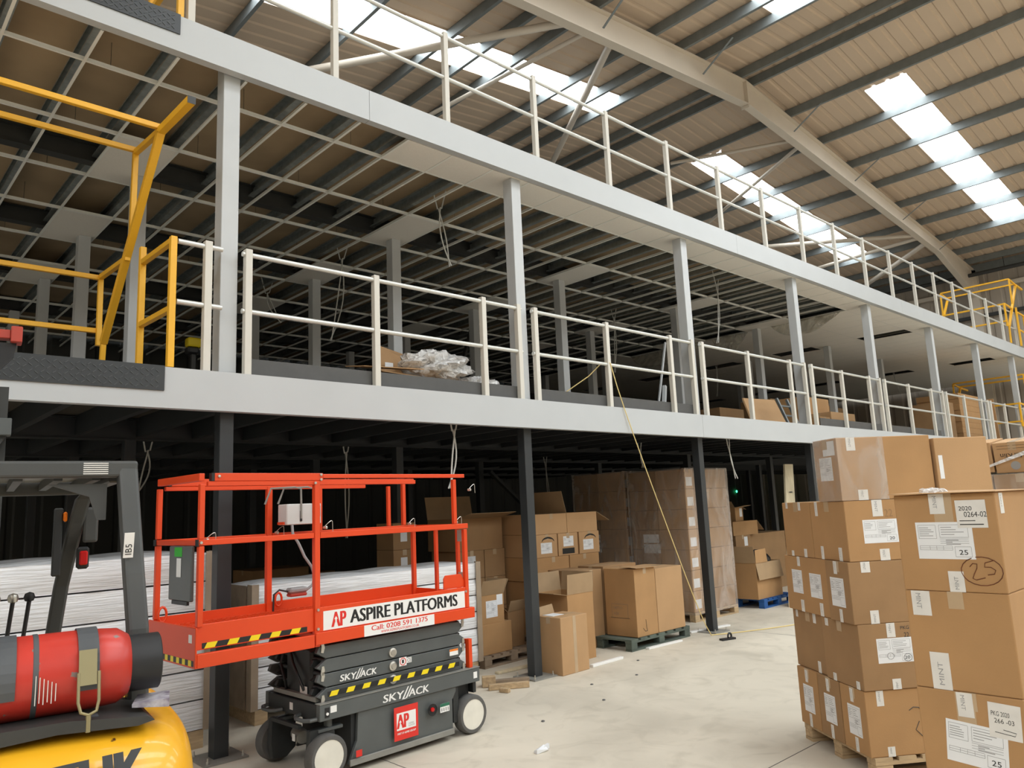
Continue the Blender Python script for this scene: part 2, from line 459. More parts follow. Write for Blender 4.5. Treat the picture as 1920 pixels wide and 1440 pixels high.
# rooflight strips run down both slopes; ribbed liner sheet between them
STRIPS = [(-.38 + 5.1 * k - (1.4 if k < 0 else 0), .63 + 5.1 * k) for k in range(-5, 3)]  # strips behind the camera are unseen and widened to add light
SL = {-1: (3.0, 14.15), 1: (18.68, 29.1), 0: (-15.0, -4.4)}      # from/to along x on each slope
def rib_line(ya, yb, z):
    pts = []; y = ya; k0 = math.floor(ya / .333)
    pts.append((ya, 0))
    for k in range(int(k0), int(yb / .333) + 2):
        for dy, dz in ((.0, 0), (.03, .03), (.09, .03), (.12, 0)):
            q = k * .333 + dy
            if ya < q < yb: pts.append((q, dz))
    pts.append((yb, 0))
    return pts
def sheet(mb, xa, xb, ya, yb):
    ln = rib_line(ya, yb, 0); n = len(ln)
    vs = [(xa, y, roof_z(xa) + d) for y, d in ln] + [(xb, y, roof_z(xb) + d) for y, d in ln]
    mb.add(vs, [(i, i + 1, n + i + 1, n + i) for i in range(n - 1)])
for sgn, nm in ((-1, 'ceiling_left_slope'), (1, 'ceiling_right_slope'), (0, 'ceiling_next_span')):
    b = MB(); a0, a1 = SL[sgn]
    if sgn < 0: segs = [(VX, a0), (a1, RX)]
    elif sgn == 0: segs = [(X0, a0), (a1, VX)]
    else: segs = [(RX, a0), (a1, X1)]
    for s_ in segs: sheet(b, s_[0], s_[1], Y0, Y1)
    ys = [Y0] + [v for st in STRIPS for v in st] + [Y1]
    for i in range(0, len(ys), 2):
        if ys[i + 1] > ys[i]: sheet(b, a0, a1, ys[i], ys[i + 1])
    struct(b.build(nm, M['roof']))
n = 0
for sgn in (-1, 1, 0):
    a0, a1 = SL[sgn]
    for ya, yb in STRIPS:
        n += 1; b = MB()
        b.add([(a0, ya, roof_z(a0) + .012), (a1, ya, roof_z(a1) + .012), (a1, yb, roof_z(a1) + .012), (a0, yb, roof_z(a0) + .012)], [(0, 1, 2, 3)])
        struct(b.build('window_%d' % n, M['sky']))
        k = MB()                                # thin kerb flashings along the strip
        for y in (ya, yb): k.bar((a0, y, roof_z(a0) - .004), (a1, y, roof_z(a1) - .004), .02, .02)
        struct(k.build('trim_%d' % n, M['roof']))

# walls with ribbed liner
def rib_wall(name, axis, at, a, b_, z0, z1, t=.1, m='wall'):
    b = MB(); pts = []; k = a
    while k < b_:
        for d, e in ((0, 0), (.04, .025), (.12, .025), (.16, 0)):
            if k + d <= b_: pts.append((k + d, e))
        k += .5
    pts.append((b_, 0)); n = len(pts)
    sg = -1 if at > 5 else 1
    if axis == 'x':
        vs = [(at - sg * e, p, z0) for p, e in pts] + [(at - sg * e, p, z1) for p, e in pts] + [(at - sg * t, p, z0) for p, e in pts] + [(at - sg * t, p, z1) for p, e in pts]
    else:
        vs = [(p, at - sg * e, z0) for p, e in pts] + [(p, at - sg * e, z1) for p, e in pts] + [(p, at - sg * t, z0) for p, e in pts] + [(p, at - sg * t, z1) for p, e in pts]
    fs = [(i, i + 1, n + i + 1, n + i) for i in range(n - 1)] + [(2 * n + i, 2 * n + i + 1, 3 * n + i + 1, 3 * n + i) for i in range(n - 1)]
    fs += [(i, i + 1, 2 * n + i + 1, 2 * n + i) for i in range(n - 1)] + [(n + i, n + i + 1, 3 * n + i + 1, 3 * n + i) for i in range(n - 1)]
    return struct(b.add(vs, fs).build(name, M[m]))
rib_wall('wall_east', 'x', X1, Y0, Y1, 0, roof_z(X1) + .02)
rib_wall('wall_west', 'x', X0, Y0, Y1, 0, roof_z(X0) + .02)
rib_wall('wall_north', 'y', Y1, X0, X1, 0, RZ + .1, .1, 'shadewall')
rib_wall('wall_south', 'y', Y0, X0, X1, 0, RZ + .1)
struct(MB().box(X0, X1, Y0 + .03, Y0 + .08, 0, 3.6).build('light_absorber_band', M['absorber']))  # added out of view: keeps low wall bounce from lighting the lower mezzanine
struct(MB().box(X0 + .03, X0 + .08, Y0 + .1, Y1, 0, 3.6).build('light_absorber_band', M['absorber']))  # same added band, unseen, along the west wall
for z, h, m_ in ((9.25, .16, 'rafter'), (8.2, .12, 'darksteel'), (6.6, .16, 'rafter')):
    struct(MB().box(X1 - .2, X1 - .06, -4, Y1 - .1, z, z + h).build('trim_%d' % (20 + int(z)), M[m_]))

# purlins
PX = [3.4, 5.1, 6.9, 8.65, 9.55, 10.45, 12.25, 13.28, 14.1, 15.72, 16.25, 18.1, 19.9, 21.7, 23.4, 25.2, 26.95, 28.7, 30.4, 31.6]
pm = None
for x in PX:
    if pm is None:
        pm = MB().cprof((0, Y0 + .1, -.22), (0, Y1 - .1, -.22), .07, .215, .004).build('roof_purlin', M['purlin']); o = pm
    else:
        o = pm.copy(); C.objects.link(o)
    o.location = (x, 0, roof_z(x) - .006)
    struct(o)
# the portal frame: two tapered I-section rafters meeting at the ridge, on a wall column
RY = 2.4
def rafter(name, xa, xb, da, db):
    b = MB(); za, zb = roof_z(xa) - .235, roof_z(xb) - .235
    for (o0, o1, hw) in ((0, -.022, .1), ):
        b.hexa([(xa, RY - hw, za + o1), (xb, RY - hw, zb + o1), (xb, RY + hw, zb + o1), (xa, RY + hw, za + o1), (xa, RY - hw, za), (xb, RY - hw, zb), (xb, RY + hw, zb), (xa, RY + hw, za)])
    b.hexa([(xa, RY - .1, za - da), (xb, RY - .1, zb - db), (xb, RY + .1, zb - db), (xa, RY + .1, za - da), (xa, RY - .1, za - da + .022), (xb, RY - .1, zb - db + .022), (xb, RY + .1, zb - db + .022), (xa, RY + .1, za - da + .022)])
    b.hexa([(xa, RY - .008, za - da + .02), (xb, RY - .008, zb - db + .02), (xb, RY + .008, zb - db + .02), (xa, RY + .008, za - da + .02), (xa, RY - .008, za - .02), (xb, RY - .008, zb - .02), (xb, RY + .008, zb - .02), (xa, RY + .008, za - .02)])
    return struct(b.build(name, M['rafter']))
rafter('rafter_beam', -.9, RX - .012, .55, .62)
rafter('rafter_beam', RX + .012, 28.6, .62, .44)
rafter('rafter_haunch', 28.6, 32.2, .44, 1.1)
struct(MB().box(RX - .011, RX + .011, RY - .1, RY + .1, RZ - .94, RZ - .24).build('rafter_end_plate', M['rafter']))
b = MB()
b.box(32.2, 32.23, RY - .14, RY + .14, 0, 10.0).box(32.46, 32.49, RY - .14, RY + .14, 0, 10.0).box(32.23, 32.46, RY - .01, RY + .01, 0, 10.0)
struct(b.build('wall_column', M['rafter']))
# fly braces from purlin to the rafter's lower flange
for x in (10.45, 13.9, 18.1, 21.7, 25.2, 28.4):
    z = roof_z(x)
    struct(MB().bar((x, RY - .95, z - .2), (x + .1, RY - .1, z - .62), .05, .008).build('fly_brace', M['purlin']))
# tubular wind bracing under the purlins
def zz(x, d=.55): return roof_z(x) - d
for a, b_, r in (((10.0, 2.5), (6.6, 6.6), .075), ((10.5, 2.5), (9.8, 7.6), .045), ((11.1, 2.5), (15.2, 8.4), .075),
                 ((18.7, 2.5), (17.4, 5.6), .045), ((19.0, 2.5), (21.4, 7.0), .05), ((26.9, 2.5), (24.0, 7.2), .07), ((27.2, 2.5), (27.5, 6.7), .06), ((27.8, 2.5), (31.0, 6.4), .08)):
    struct(MB().tube([(a[0], a[1], zz(a[0])), (b_[0], b_[1], zz(b_[0]))], r, 12).build('roof_brace', M['rafter'], smooth=True))
# eaves pipe and eaves beam along the far wall
struct(MB().tube([(31.75, -5, 9.72), (31.75, Y1 - .2, 9.72)], .075, 12).build('eaves_pipe', M['darksteel'], smooth=True))
for y in (1.2, 3.4): struct(MB().bar((31.75, y, 9.78), (31.75, y, 10.2), .02, .02).build('pipe_hanger', M['darksteel']))
struct(MB().cprof((32.2, -6, 9.9), (32.2, Y1 - .2, 9.9), .12, .3, .006).build('eaves_beam', M['purlin']))

# ================================================================ THE MEZZANINE
XE, YB = 32.3, 12.36                      # far end and back of the two decks
LF, LT, UF, UT = 2.669, 2.987, 5.652, 5.973      # lower / upper edge beam: underside and top
CX = [2.414 + 3.42 * k for k in range(8)]; CX[4] -= .2
CW = .147
ROWS = [.12, 2.62, 4.93, 7.24, 9.55]
struct(MB().box(-.6, XE, .1, YB, LT - .045, LT - .004).build('mezzanine_lower_deck', M['floor1']))
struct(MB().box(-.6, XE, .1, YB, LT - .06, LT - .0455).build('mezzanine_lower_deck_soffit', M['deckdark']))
struct(MB().box(-.6, XE, .1, YB, UT - .042, UT - .004).build('mezzanine_upper_deck', M['floor1']))
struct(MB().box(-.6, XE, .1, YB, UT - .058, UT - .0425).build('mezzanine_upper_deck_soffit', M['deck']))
# white edge channels in lengths
def edge(z0, z1, xs, lip, name, where):
    for i in range(len(xs) - 1):
        a, c = xs[i] + .002, xs[i + 1] - .002
        b = MB().box(a, c, 0, .012, z0, z1).box(a, c, .012, lip, z0, z0 + .01).box(a, c, .012, lip, z1 - .01, z1)
        o = b.build(name, M['white'])
        tag(o, 'white steel edge beam of the %s floor, %s length from the left' % (where, ORD[i]), 'edge beam', 'white edge beams of the mezzanine')
edge(LF, LT, [-.6, 9.25, 19.5, XE], .085, 'edge_beam', 'first')
edge(UF, UT, [-.6, 3.82, 10.66, 17.5, 24.34, XE], .085, 'edge_beam', 'top')

# steel frame above the ceiling of the first floor (galvanised joists, dark primary beams)
jm = None
for k in range(54):
    x = .90 + .585 * k
    if x > XE - .3: break
    if jm is None:
        jm = MB().cprof((0, .09, UT - .205), (0, YB - .1, UT - .205), .066, .147, .003, (0, 0, 1), -1).build('deck_joist', M['galv']); o = jm
    else:
        o = jm.copy(); C.objects.link(o)
    o.location = (x, 0, 0); struct(o)
for y in ROWS[1:]:
    b = MB(); y += .073
    b.box(-.5, XE - .1, y - .065, y + .065, UT - .285, UT - .275).box(-.5, XE - .1, y - .006, y + .006, UT - .275, UT - .08).box(-.5, XE - .1, y - .065, y + .065, UT - .08, UT - .07)
    struct(b.build('primary_beam', M['darksteel']))
jm = None
for k in range(30):
    x = .80 + .585 * k
    if jm is None:
        jm = MB().cprof((0, .09, LT - .26), (0, YB - .1, LT - .26), .066, .2, .003).build('lower_deck_joist', M['blacksteel']); o = jm
    else:
        o = jm.copy(); C.objects.link(o)
    o.location = (x, 0, 0); struct(o)
for y in ROWS[1:]:
    b = MB(); y += .073
    b.box(-.5, XE - .1, y - .065, y + .065, LT - .30, LT - .29).box(-.5, XE - .1, y - .006, y + .006, LT - .29, LT - .08).box(-.5, XE - .1, y - .065, y + .065, LT - .08, LT - .07)
    struct(b.build('lower_primary_beam', M['blacksteel']))

# suspended ceiling: white grid of bars, tiles only along the front, round the columns and in the far half
GZ = 5.655
GX = lambda i: .265 + .585 * i
GY = lambda j: .62 + 1.17 * j
XB = GX(27)                              # the tiled half starts here
grid = thing('ceiling_grid', 'white suspended ceiling grid of bare bars above the first floor', 'ceiling grid', (0, 0, 0))
for j in range(10):
    y = GY(j); b = MB()
    b.box(.0, XB, y - .012, y + .012, GZ - .003, GZ).box(.0, XB, y - .0015, y + .0015, GZ, GZ + .036)
    b.build('main_runner', M['tbar'], grid)
for i in range(28):
    x = GX(i); b = MB()
    b.box(x - .012, x + .012, .1, YB - .1, GZ - .0035, GZ - .0005).box(x - .0015, x + .0015, .1, YB - .1, GZ, GZ + .034)
    b.build('cross_tee', M['tbar'], grid)
hw = MB()
for i in range(0, 27, 2):
    for j in range(0, 6):
        hw.tube([(GX(i) + .2, GY(j), GZ + .03), (GX(i) + .2, GY(j), UT - .07)], .0022, 4)
hw.build('hanger_wire', M['darksteel'], grid)['kind'] = 'stuff'
def tile(i0, y0, y1, nm='ceiling_tile'):
    struct(MB().box(GX(i0) + .006, GX(i0 + 1) - .006, y0 + .006, y1 - .006, GZ + .001, GZ + .013).build(nm, M['tile']))
for i in range(7, 27): tile(i, .1, GY(0))
for r_, y in enumerate(ROWS[1:4]):
    for k in range(5):
        i = int((CX[k] + CW / 2 - .265) // .585); j = int((y + .07 - .62) // 1.17)
        if GX(i) < XB - .1: tile(i, GY(j), GY(j + 1))
# the far, fully tiled half with dark openings left for the lights
struct(MB().box(XB, XE - .1, .1, GY(0) - .004, GZ, GZ + .012).build('ceiling_tiles', M['tile']))
SLOT = {32: 1, 33: 0, 44: 1, 43: 0}
b = MB()
j = 0
for j in range(10):
    y0, y1 = GY(j), min(GY(j + 1), YB)
    xs = XB; holes = []
    if j % 2 == 0: holes = [(19.27, 19.83), (25.98, 26.6)]
    for h0, h1 in holes:
        b.box(xs, h0, y0 + .003, y1 - .003, GZ, GZ + .012); xs = h1
    b.box(xs, XE - .1, y0 + .003, y1 - .003, GZ, GZ + .012)
struct(b.build('ceiling_tiles', M['tile']))
b = MB()
for i in range(27, 54):
    x = GX(i); b.box(x - .004, x + .004, .1, YB - .1, GZ - .0012, GZ - .0002)
for j in range(10): b.box(XB, XE - .1, GY(j) - .006, GY(j) + .006, GZ - .0014, GZ - .0003)
struct(b.build('ceiling_tile_joints', M['mint']))

# columns
def column(x, y, z0, z1, m, label, group, plate_=False, wd=CW):
    t = thing('column', label, 'column', (x, y, z0), 0, group)
    MB().box(0, wd, 0, wd, .0, z1 - z0).build('shaft', M[m], t, bevel=.004)
    if plate_:
        MB().box(wd / 2 - .17, wd / 2 + .17, wd / 2 - .17, wd / 2 + .17, 0.0005, .014).build('base_plate', M['greytop'], t)
        for sx in (-1, 1):
            for sy in (-1, 1):
                MB().lathe([(.011, .0142), (.011, .03), (.006, .03), (.006, .055)], 8, (wd / 2 + sx * .135, wd / 2 + sy * .135, 0)).build('anchor_bolt', M['steel'], t)
    return t
for k, x in enumerate(CX):
    column(x, ROWS[0], LT, GZ - .001 if k else UT - .06, 'colwhite', 'white square column on the first floor, %s from the left along the open edge' % ORD[k], 'white columns along the open edge')
rown = ['second', 'third', 'fourth', 'fifth']
for r_, y in enumerate(ROWS[1:]):
    for k, x in enumerate(CX[:7]):
        if r_ >= 3 and k > 4: continue
        column(x, y, LT, GZ - .001, 'colwhite', 'pale column in the %s row back on the first floor, %s from the left' % (rown[r_], ORD[k]), 'pale columns deeper inside the first floor')
for k, x in enumerate(CX[:6]):
    column(x + .02, ROWS[0], 0, LF + .09, 'blacksteel', 'black steel column under the mezzanine edge, %s from the left in front' % ORD[k], 'black columns under the front edge', True, .115)
for r_, y in enumerate(ROWS[1:4]):
    for k, x in enumerate(CX[:7]):
        if k == 2 and r_ == 0: continue
        column(x + .02, y + .02, 0, LF + .02, 'blacksteel', 'black column deeper under the mezzanine, %s row back, %s from the left' % (rown[r_], ORD[k]), 'black columns deeper under the mezzanine', False, .115)
# diagonal cross braces in the back rows
for p, q, nm, lb in (((9.3, 6.2, LT + .02), (10.35, 6.2, UT - .1), 'cross_brace', 'black diagonal brace deep on the first floor, behind the rubbish heap'),
                 ((9.4, 4.80, 2.5), (12.6, 4.80, .03), 'cross_brace', 'black diagonal brace deep under the mezzanine, behind the lift rails')):
    tag(MB().bar(p, q, .09, .05).build(nm, M['darksteel']), lb, 'brace')

# ---------------------------------------------------------------- guard rails
def rail_panel(label, xs, z, x_from, x_to, group, loose=False):
    t = thing('guard_rail', label, 'guard rail', (0, 0, 0), 0, group)
    for x in xs:
        p = MB().box(x - .03, x + .03, .022, .082, z + .0005, z + 1.09).build('post', M['cream'], t, bevel=.003)
    for dz in (1.045, .545):
        b = MB().tube([(x_from, .052, z + dz), (x_to, .052, z + dz)], .022, 12)
        b.build('rail', M['galvrail'], t, smooth=True)
    return t
rail_panel('short guard rail with one post between the yellow gate and first white column', [2.28], LT, 2.04, 2.40, 'first floor guard rails')
for k in range(7):
    a = CX[k] + CW; c = CX[k + 1]; L_ = c - a
    xs = [a + .06, a + .06 + 1.27, a + .06 + 2.63, c - .06] if L_ > 3.2 else [a + .06, a + 1.27, a + 2.5, c - .06]
    rail_panel('cream guard rail on the first floor, in the %s bay between white columns' % ORD[k], xs, LT, a + .01, c - .01, 'first floor guard rails')
rail_panel('long cream guard rail along the top deck', [2.09 + 1.374 * i for i in range(19)], UT, 2.06, 26.87, 'top deck guard rail')
# dark kick plates behind the posts
for i, (x0, x1) in enumerate([(2.66, 5.75), (6.06, 9.18), (13.1, 15.8), (16.3, 19.2)]):
    tag(MB().box(x0, x1, .085, .097, LT + .0005, LT + .15).build('kick_plate', M['kick']), 'dark grey kick plate at floor level behind the rail, %s from the left' % ORD[i], 'kick plate', 'dark kick plates')

# black chequer-plate guards on the beam fronts where pallets are landed
def chequer(label, x0, x1, z0, z1):
    t = thing('chequer_plate', label, 'edge plate', (0, 0, 0), 0, 'chequer plates at the loading gates')
    MB().box(x0, x1, -.012, -.0005, z0, z1).box(x0, x1, -.012, .09, z1, z1 + .006).build('plate', M['blacksteel'], t)
    b = MB(); i = 0; x = x0 + .03
    while x < x1 - .03:
        for j in range(4):
            z = z0 + .025 + j * (z1 - z0 - .04) / 3.6 + (.0 if i % 2 else .012)
            s = 1 if (i + j) % 2 else -1
            if z + .014 < z1: b.bar((x - .011, -.0135, z - s * .009), (x + .011, -.0135, z + s * .009), .004, .007, (0, 1, 0))
        x += .036; i += 1
    o = b.build('raised_pattern', M['liftgrey'], t); o['kind'] = 'stuff'
    return t
chequer('black chequer plate under the yellow gate on the first floor', .1, 1.95, 2.80, LT)
chequer('black chequer plate on the top deck edge at upper left', .1, 1.99, 5.80, UT)

# ---------------------------------------------------------------- yellow up-and-over pallet gates
def pallet_gate(label, dx, z, length=1.9, rz=0., y=0.):
    t = thing('pallet_gate', label, 'pallet gate', (dx, y, z), rz, 'yellow pallet gates')
    Y = M['yellow']; s = .045
    def bx(nm, p, q, w_=s, h_=s, up=(1, 0, 0)): return MB().bar(p, q, w_, h_, up).build(nm, Y, t, bevel=.003)
    xg, xn = 1.93, 2.0
    for x in ((xn, ) + ((xn - length - .12, ) if length < 1.95 else ())):
        bx('guard_post', (x, .04, .006), (x, .04, 1.07), .05, .05); bx('guard_post', (x, .8, .0), (x, .8, 1.2), .05, .05)
        bx('guard_bar', (x, .07, 1.04), (x, .775, 1.06)); bx('guard_bar', (x, .07, .48), (x, .775, .50))
    for x in (xg, xg - length):
        bx('lever_arm', (x, 1.63, .5), (x, .2, 2.02), .06, .06); bx('lever_stub', (x, .2, 2.02), (x, -.48, 1.99), .06, .06)
        bx('lever_foot', (x, 1.68, .0), (x, 1.63, .54)); bx('gate_upright', (x, 1.8, .5), (x, 1.82, 1.2))
        bx('gate_shelf', (x, .22, 2.03), (x, .86, 2.09)); bx('gate_drop', (x, .87, 2.09), (x, .89, 1.3)); bx('gate_link', (x, 1.8, 1.18), (x, .98, 1.14))
        MB().box(x - .031, x + .031, -.483, -.4805, 1.96, 2.02).build('end_cap', M['darksteel'], t)
    for y, zz_ in ((.22, 2.06), (.86, 2.11), (1.81, 1.17), (1.83, .65)):
        bx('gate_rail', (xg - length, y, zz_), (xg, y, zz_), .04, .045, (0, 0, 1))
    return t
pallet_gate('yellow pallet gate at the left end of the first floor', 0, LT)
pallet_gate('yellow pallet gate on the top deck at upper left', 0, UT)
pallet_gate('yellow pallet gate on the top deck at the far right', 27.55, UT, 1.94, PI / 2, .0)
pallet_gate('yellow pallet gate on the first floor at the far right', 27.55, LT, 1.94, PI / 2, .0)
# ================================================================ RED SCISSOR LIFT
lift = thing('scissor_lift', 'red and grey electric scissor lift with its deck extended, parked before the mezzanine', 'scissor lift', (4.118, -.9115, 0), R(2.6))
NF = Fr((0, 0, 0), (1, 0, 0), (0, 0, 1))              # the near long side, u along x
W_ = .80                                             # width of the machine
RED, GR, DK = M['red'], M['liftgrey'], M['liftdark']
# --- wheels
def wheel(x, y, out):
    o = Vector((x, y, .1505)); ax = (0, out, 0)
    w_ = MB().lathe([(.095, -.1), (.14, -.1), (.15, -.085), (.15, -.015), (.14, 0), (.118, 0), (.112, -.01), (.095, -.1)], 40, o, ax).build('tyre', M['rubber'], lift, smooth=True)
    h = MB().lathe([(.116, -.004), (.108, -.012), (.1, -.045), (.055, -.05), (.05, -.035), (.035, -.032), (.03, -.045), (.0, -.045)], 36, o, ax).build('wheel_hub', M['hub'], lift, smooth=True)
    b = MB()
    for k in range(5):
        a = 2 * PI * k / 5
        b.lathe([(.008, -.044), (.008, -.022), (0, -.021)], 6, o + Vector((math.cos(a) * .020, 0, math.sin(a) * .020)), ax)
    b.lathe([(.014, -.044), (.013, -.016), (0, -.014)], 8, o, ax)
    b.build('axle_nut', M['brass'], h)
    MB().lathe([(.072, -.0485), (.076, -.043), (.080, -.0475)], 36, o, ax).build('hub_groove', M['mint'], h, smooth=True)
for x in (.035, -1.315):
    wheel(x, 0.0, -1); wheel(x, W_, 1)
# --- chassis
MB().box(-1.385, .125, .012, .06, .395, .505).build('side_beam', GR, lift, bevel=.004)
MB().box(-1.385, .125, W_ - .06, W_ - .012, .395, .505).build('side_beam', GR, lift, bevel=.004)
MB().box(-1.385, .125, .008, .075, .5055, .5105).build('beam_top_flange', M['greytop'], lift)
MB().box(-1.385, -1.345, .0605, W_ - .0605, .395, .50).build('front_beam', DK, lift, bevel=.004)
MB().box(.09, .125, .0605, W_ - .0605, .30, .50).build('rear_beam', DK, lift, bevel=.004)
MB().box(-1.34, .085, .0605, W_ - .0605, .40, .43).build('chassis_plate', DK, lift)
b = MB().prism([(-1.14, .055), (-.165, .055), (-.165, .30), (-.125, .36), (-.125, .393), (-1.06, .393), (-1.07, .2)], (0, .03, 0), (1, 0, 0), (0, 0, 1), -.03)
b.build('tray_door', GR, lift, bevel=.003)
b = MB().prism([(-1.14, .055), (-.165, .055), (-.165, .393), (-1.06, .393), (-1.07, .2)], (0, W_ - .06, 0), (1, 0, 0), (0, 0, 1), -.03)
b.build('tray_door', GR, lift, bevel=.003)
MB().box(-1.14, -.165, .012, .0285, .045, .088).build('skirt_rail', M['greytop'], lift, bevel=.003)
MB().box(-1.1, -.2, .064, W_ - .064, .07, .39).build('battery_tray', DK, lift)
MB().box(-.155, -.10, .032, W_ - .06, .12, .39).build('rear_axle_housing', DK, lift)
MB().box(-.12, .08, .11, W_ - .11, .10, .38).build('drive_case', DK, lift)
# front steering: knuckles, tie rod, tie-down loops, motor
for sy in (0, 1):
    y = .13 if sy == 0 else W_ - .13
    s = 1 if sy == 0 else -1
    MB().prism([(-1.41, .05), (-1.30, .04), (-1.22, .10), (-1.22, .30), (-1.26, .335), (-1.42, .335), (-1.43, .16)], (0, y, 0), (1, 0, 0), (0, 0, 1), .05).build('steering_knuckle', DK, lift, bevel=.006)
    MB().lathe([(.03, .30), (.03, .395)], 16, (-1.26, y + s * .0 - .02, 0)).build('king_pin', GR, lift, smooth=True)
    MB().box(-1.36, -1.16, y - .03 - .03, y + .03 - .02, .305, .33).build('steering_arm', GR, lift, bevel=.005)
    k = MB(); yy = .16 if sy == 0 else W_ - .16
    k.tube([(-1.385, yy - .11, .41), (-1.43, yy - .10, .408), (-1.455, yy - .05, .405), (-1.455, yy + .05, .405), (-1.43, yy + .10, .408), (-1.385, yy + .11, .41)], .014, 8)
    k.build('tie_down_loop', M['liftgrey'], lift, smooth=True)
MB().bar((-1.43, .2, .345), (-1.43, W_ - .2, .345), .03, .025).build('tie_rod', DK, lift)
mt = MB().lathe([(.0, 0), (.045, .002), (.05, .02), (.05, .14), (.04, .155), (0, .16)], 20, (-1.32, .34, .23), (.2, 1, .05)).build('steer_motor', M['greytop'], lift, smooth=True)
plate(MB(), Fr((-1.377, .40, .21), (0, -1, 0), (0, 0, 1)), 0, .04, 0, .05, 0, .0009).build('motor_label', M['sticker'], mt)
# --- folded scissor arms: four levels each side, chamfered ends, pivot pins
def arm(y, z, h, x0, x1, n, m, t=.035):
    poly = [(x0 + .055, z), (x1 - .06, z), (x1, z + h * .55), (x1 - .05, z + h), (x0 + .0, z + h), (x0 - .02, z + h * .5)] if n else [(x0 - .02, z + h * .45), (x0 + .05, z), (x1 - .04, z), (x1 + .01, z + h * .5), (x1 - .06, z + h), (x0 + .06, z + h)]
    MB().prism(poly, (0, y, 0), (1, 0, 0), (0, 0, 1), -t).build('scissor_arm', m, lift, bevel=.003)
for i, (z, h) in enumerate(((.5115, .088), (.607, .09), (.705, .09), (.802, .088))):
    arm(.06, z, h, -1.36, .0, i % 2, GR); arm(.15, z + .004, h - .01, -1.35, -.02, (i + 1) % 2, DK)
    arm(W_ - .06, z, h, -1.36, .0, i % 2, GR); arm(W_ - .15, z + .004, h - .01, -1.35, -.02, (i + 1) % 2, DK)
    if i < 3 or 1:
        zc = z + h * .52
        if i < 3:
            MB().lathe([(.034, 0), (.034, .014), (.022, .018), (.020, .022), (0, .022)], 20, (-.73, .0595, zc), (0, -1, 0)).build('pivot_pin', M['steel'], lift, smooth=True)
        for x in (-1.30, -.05):
            MB().tube([(x, .07, z + h * .9), (x, W_ - .07, z + h * .9)], .016, 10).build('cross_tube', DK, lift, smooth=True)
    for x, m_ in ((-1.335, 'steel'), (-.012, 'steel')):
        k = MB().prism([(-.014, -.03), (.006, -.034), (.016, .0), (.01, .03), (-.008, .028)], (x, .0595, z + h * (.85 if i % 2 else .2)), (1, 0, 0), (0, 0, 1), .008)
        k.build('pin_keeper', M[m_], lift)
MB().box(-1.33, -1.22, .22, .58, .52, .86).build('hydraulic_block', DK, lift, bevel=.02)
MB().tube([(-1.34, .3, .56), (-1.37, .33, .66), (-1.36, .42, .74), (-1.34, .5, .83)], .011, 8).build('hydraulic_hose', M['black'], lift, smooth=True)
MB().tube([(-1.34, .55, .54), (-1.38, .5, .62), (-1.36, .6, .72), (-1.33, .6, .84)], .011, 8).build('hydraulic_hose', M['black'], lift, smooth=True)
plate(MB(), Fr((-1.337, .36, .535), (0, -1, 0), (0, 0, 1)), 0, .1, 0, .055, 0, .001).build('front_notice', M['sticker'], lift)
plate(MB(), Fr((-1.3862, .42, .425), (0, -1, 0), (0, 0, 1)), 0, .045, 0, .05, 0, .001).build('front_notice', M['sticker'], lift)
MB().bar((-1.345, .1, .525), (-1.345, W_ - .1, .525), .04, .03).build('front_roller_bar', M['greytop'], lift)
MB().box(.03, .065, .03, .075, .512, .74).build('rear_ladder_rail', RED, lift); MB().box(.03, .065, W_ - .075, W_ - .03, .512, .74).build('rear_ladder_rail', RED, lift)
MB().box(.03, .06, .0755, W_ - .0755, .70, .735).build('rear_ladder_step', RED, lift)
# --- platform
def rbox(nm, *a, bev=.003): return MB().box(*a).build(nm, RED, lift, bevel=bev)
D = .76                                              # platform width
rbox('deck_beam', -1.42, .085, .0, .045, .912, .995); rbox('deck_beam', -1.42, .085, D - .03, D + .015, .912, .995)
MB().box(-1.40, .07, .0455, D - .0305, .955, .985).build('deck_floor', RED, lift)
rbox('toe_board', -1.395, .0, .012, .024, .9955, 1.165); rbox('toe_board', -1.395, .0, D - .024, D - .012, .9955, 1.165)
rbox('toe_board', .03, .042, .03, D - .03, .9955, 1.13)
rbox('extension_beam', -2.255, -1.43, -.002, .035, .90, .985); rbox('extension_beam', -2.255, -1.43, D - .02, D + .017, .90, .985)
rbox('extension_front', -2.268, -2.256, -.002, D + .017, .90, 1.145)
rbox('extension_toe_board', -2.252, -1.42, .026, .036, 1.005, 1.16); rbox('extension_toe_board', -2.252, -1.42, D - .036, D - .026, 1.005, 1.16)
# chequered extension floor
ef = rbox('extension_floor', -2.25, -1.0, .0385, D - .0385, 1.085, 1.10)
b = MB(); i = 0; x = -2.22
while x < -1.03:
    y = .07 + (.0 if i % 2 else .03)
    while y < D - .07:
        s = 1 if i % 2 else -1
        b.bar((x - .010, y - s * .010, 1.1015), (x + .010, y + s * .010, 1.1015), .007, .0035); y += .06
    x += .033; i += 1
o = b.build('tread_pattern', RED, ef); o['kind'] = 'stuff'
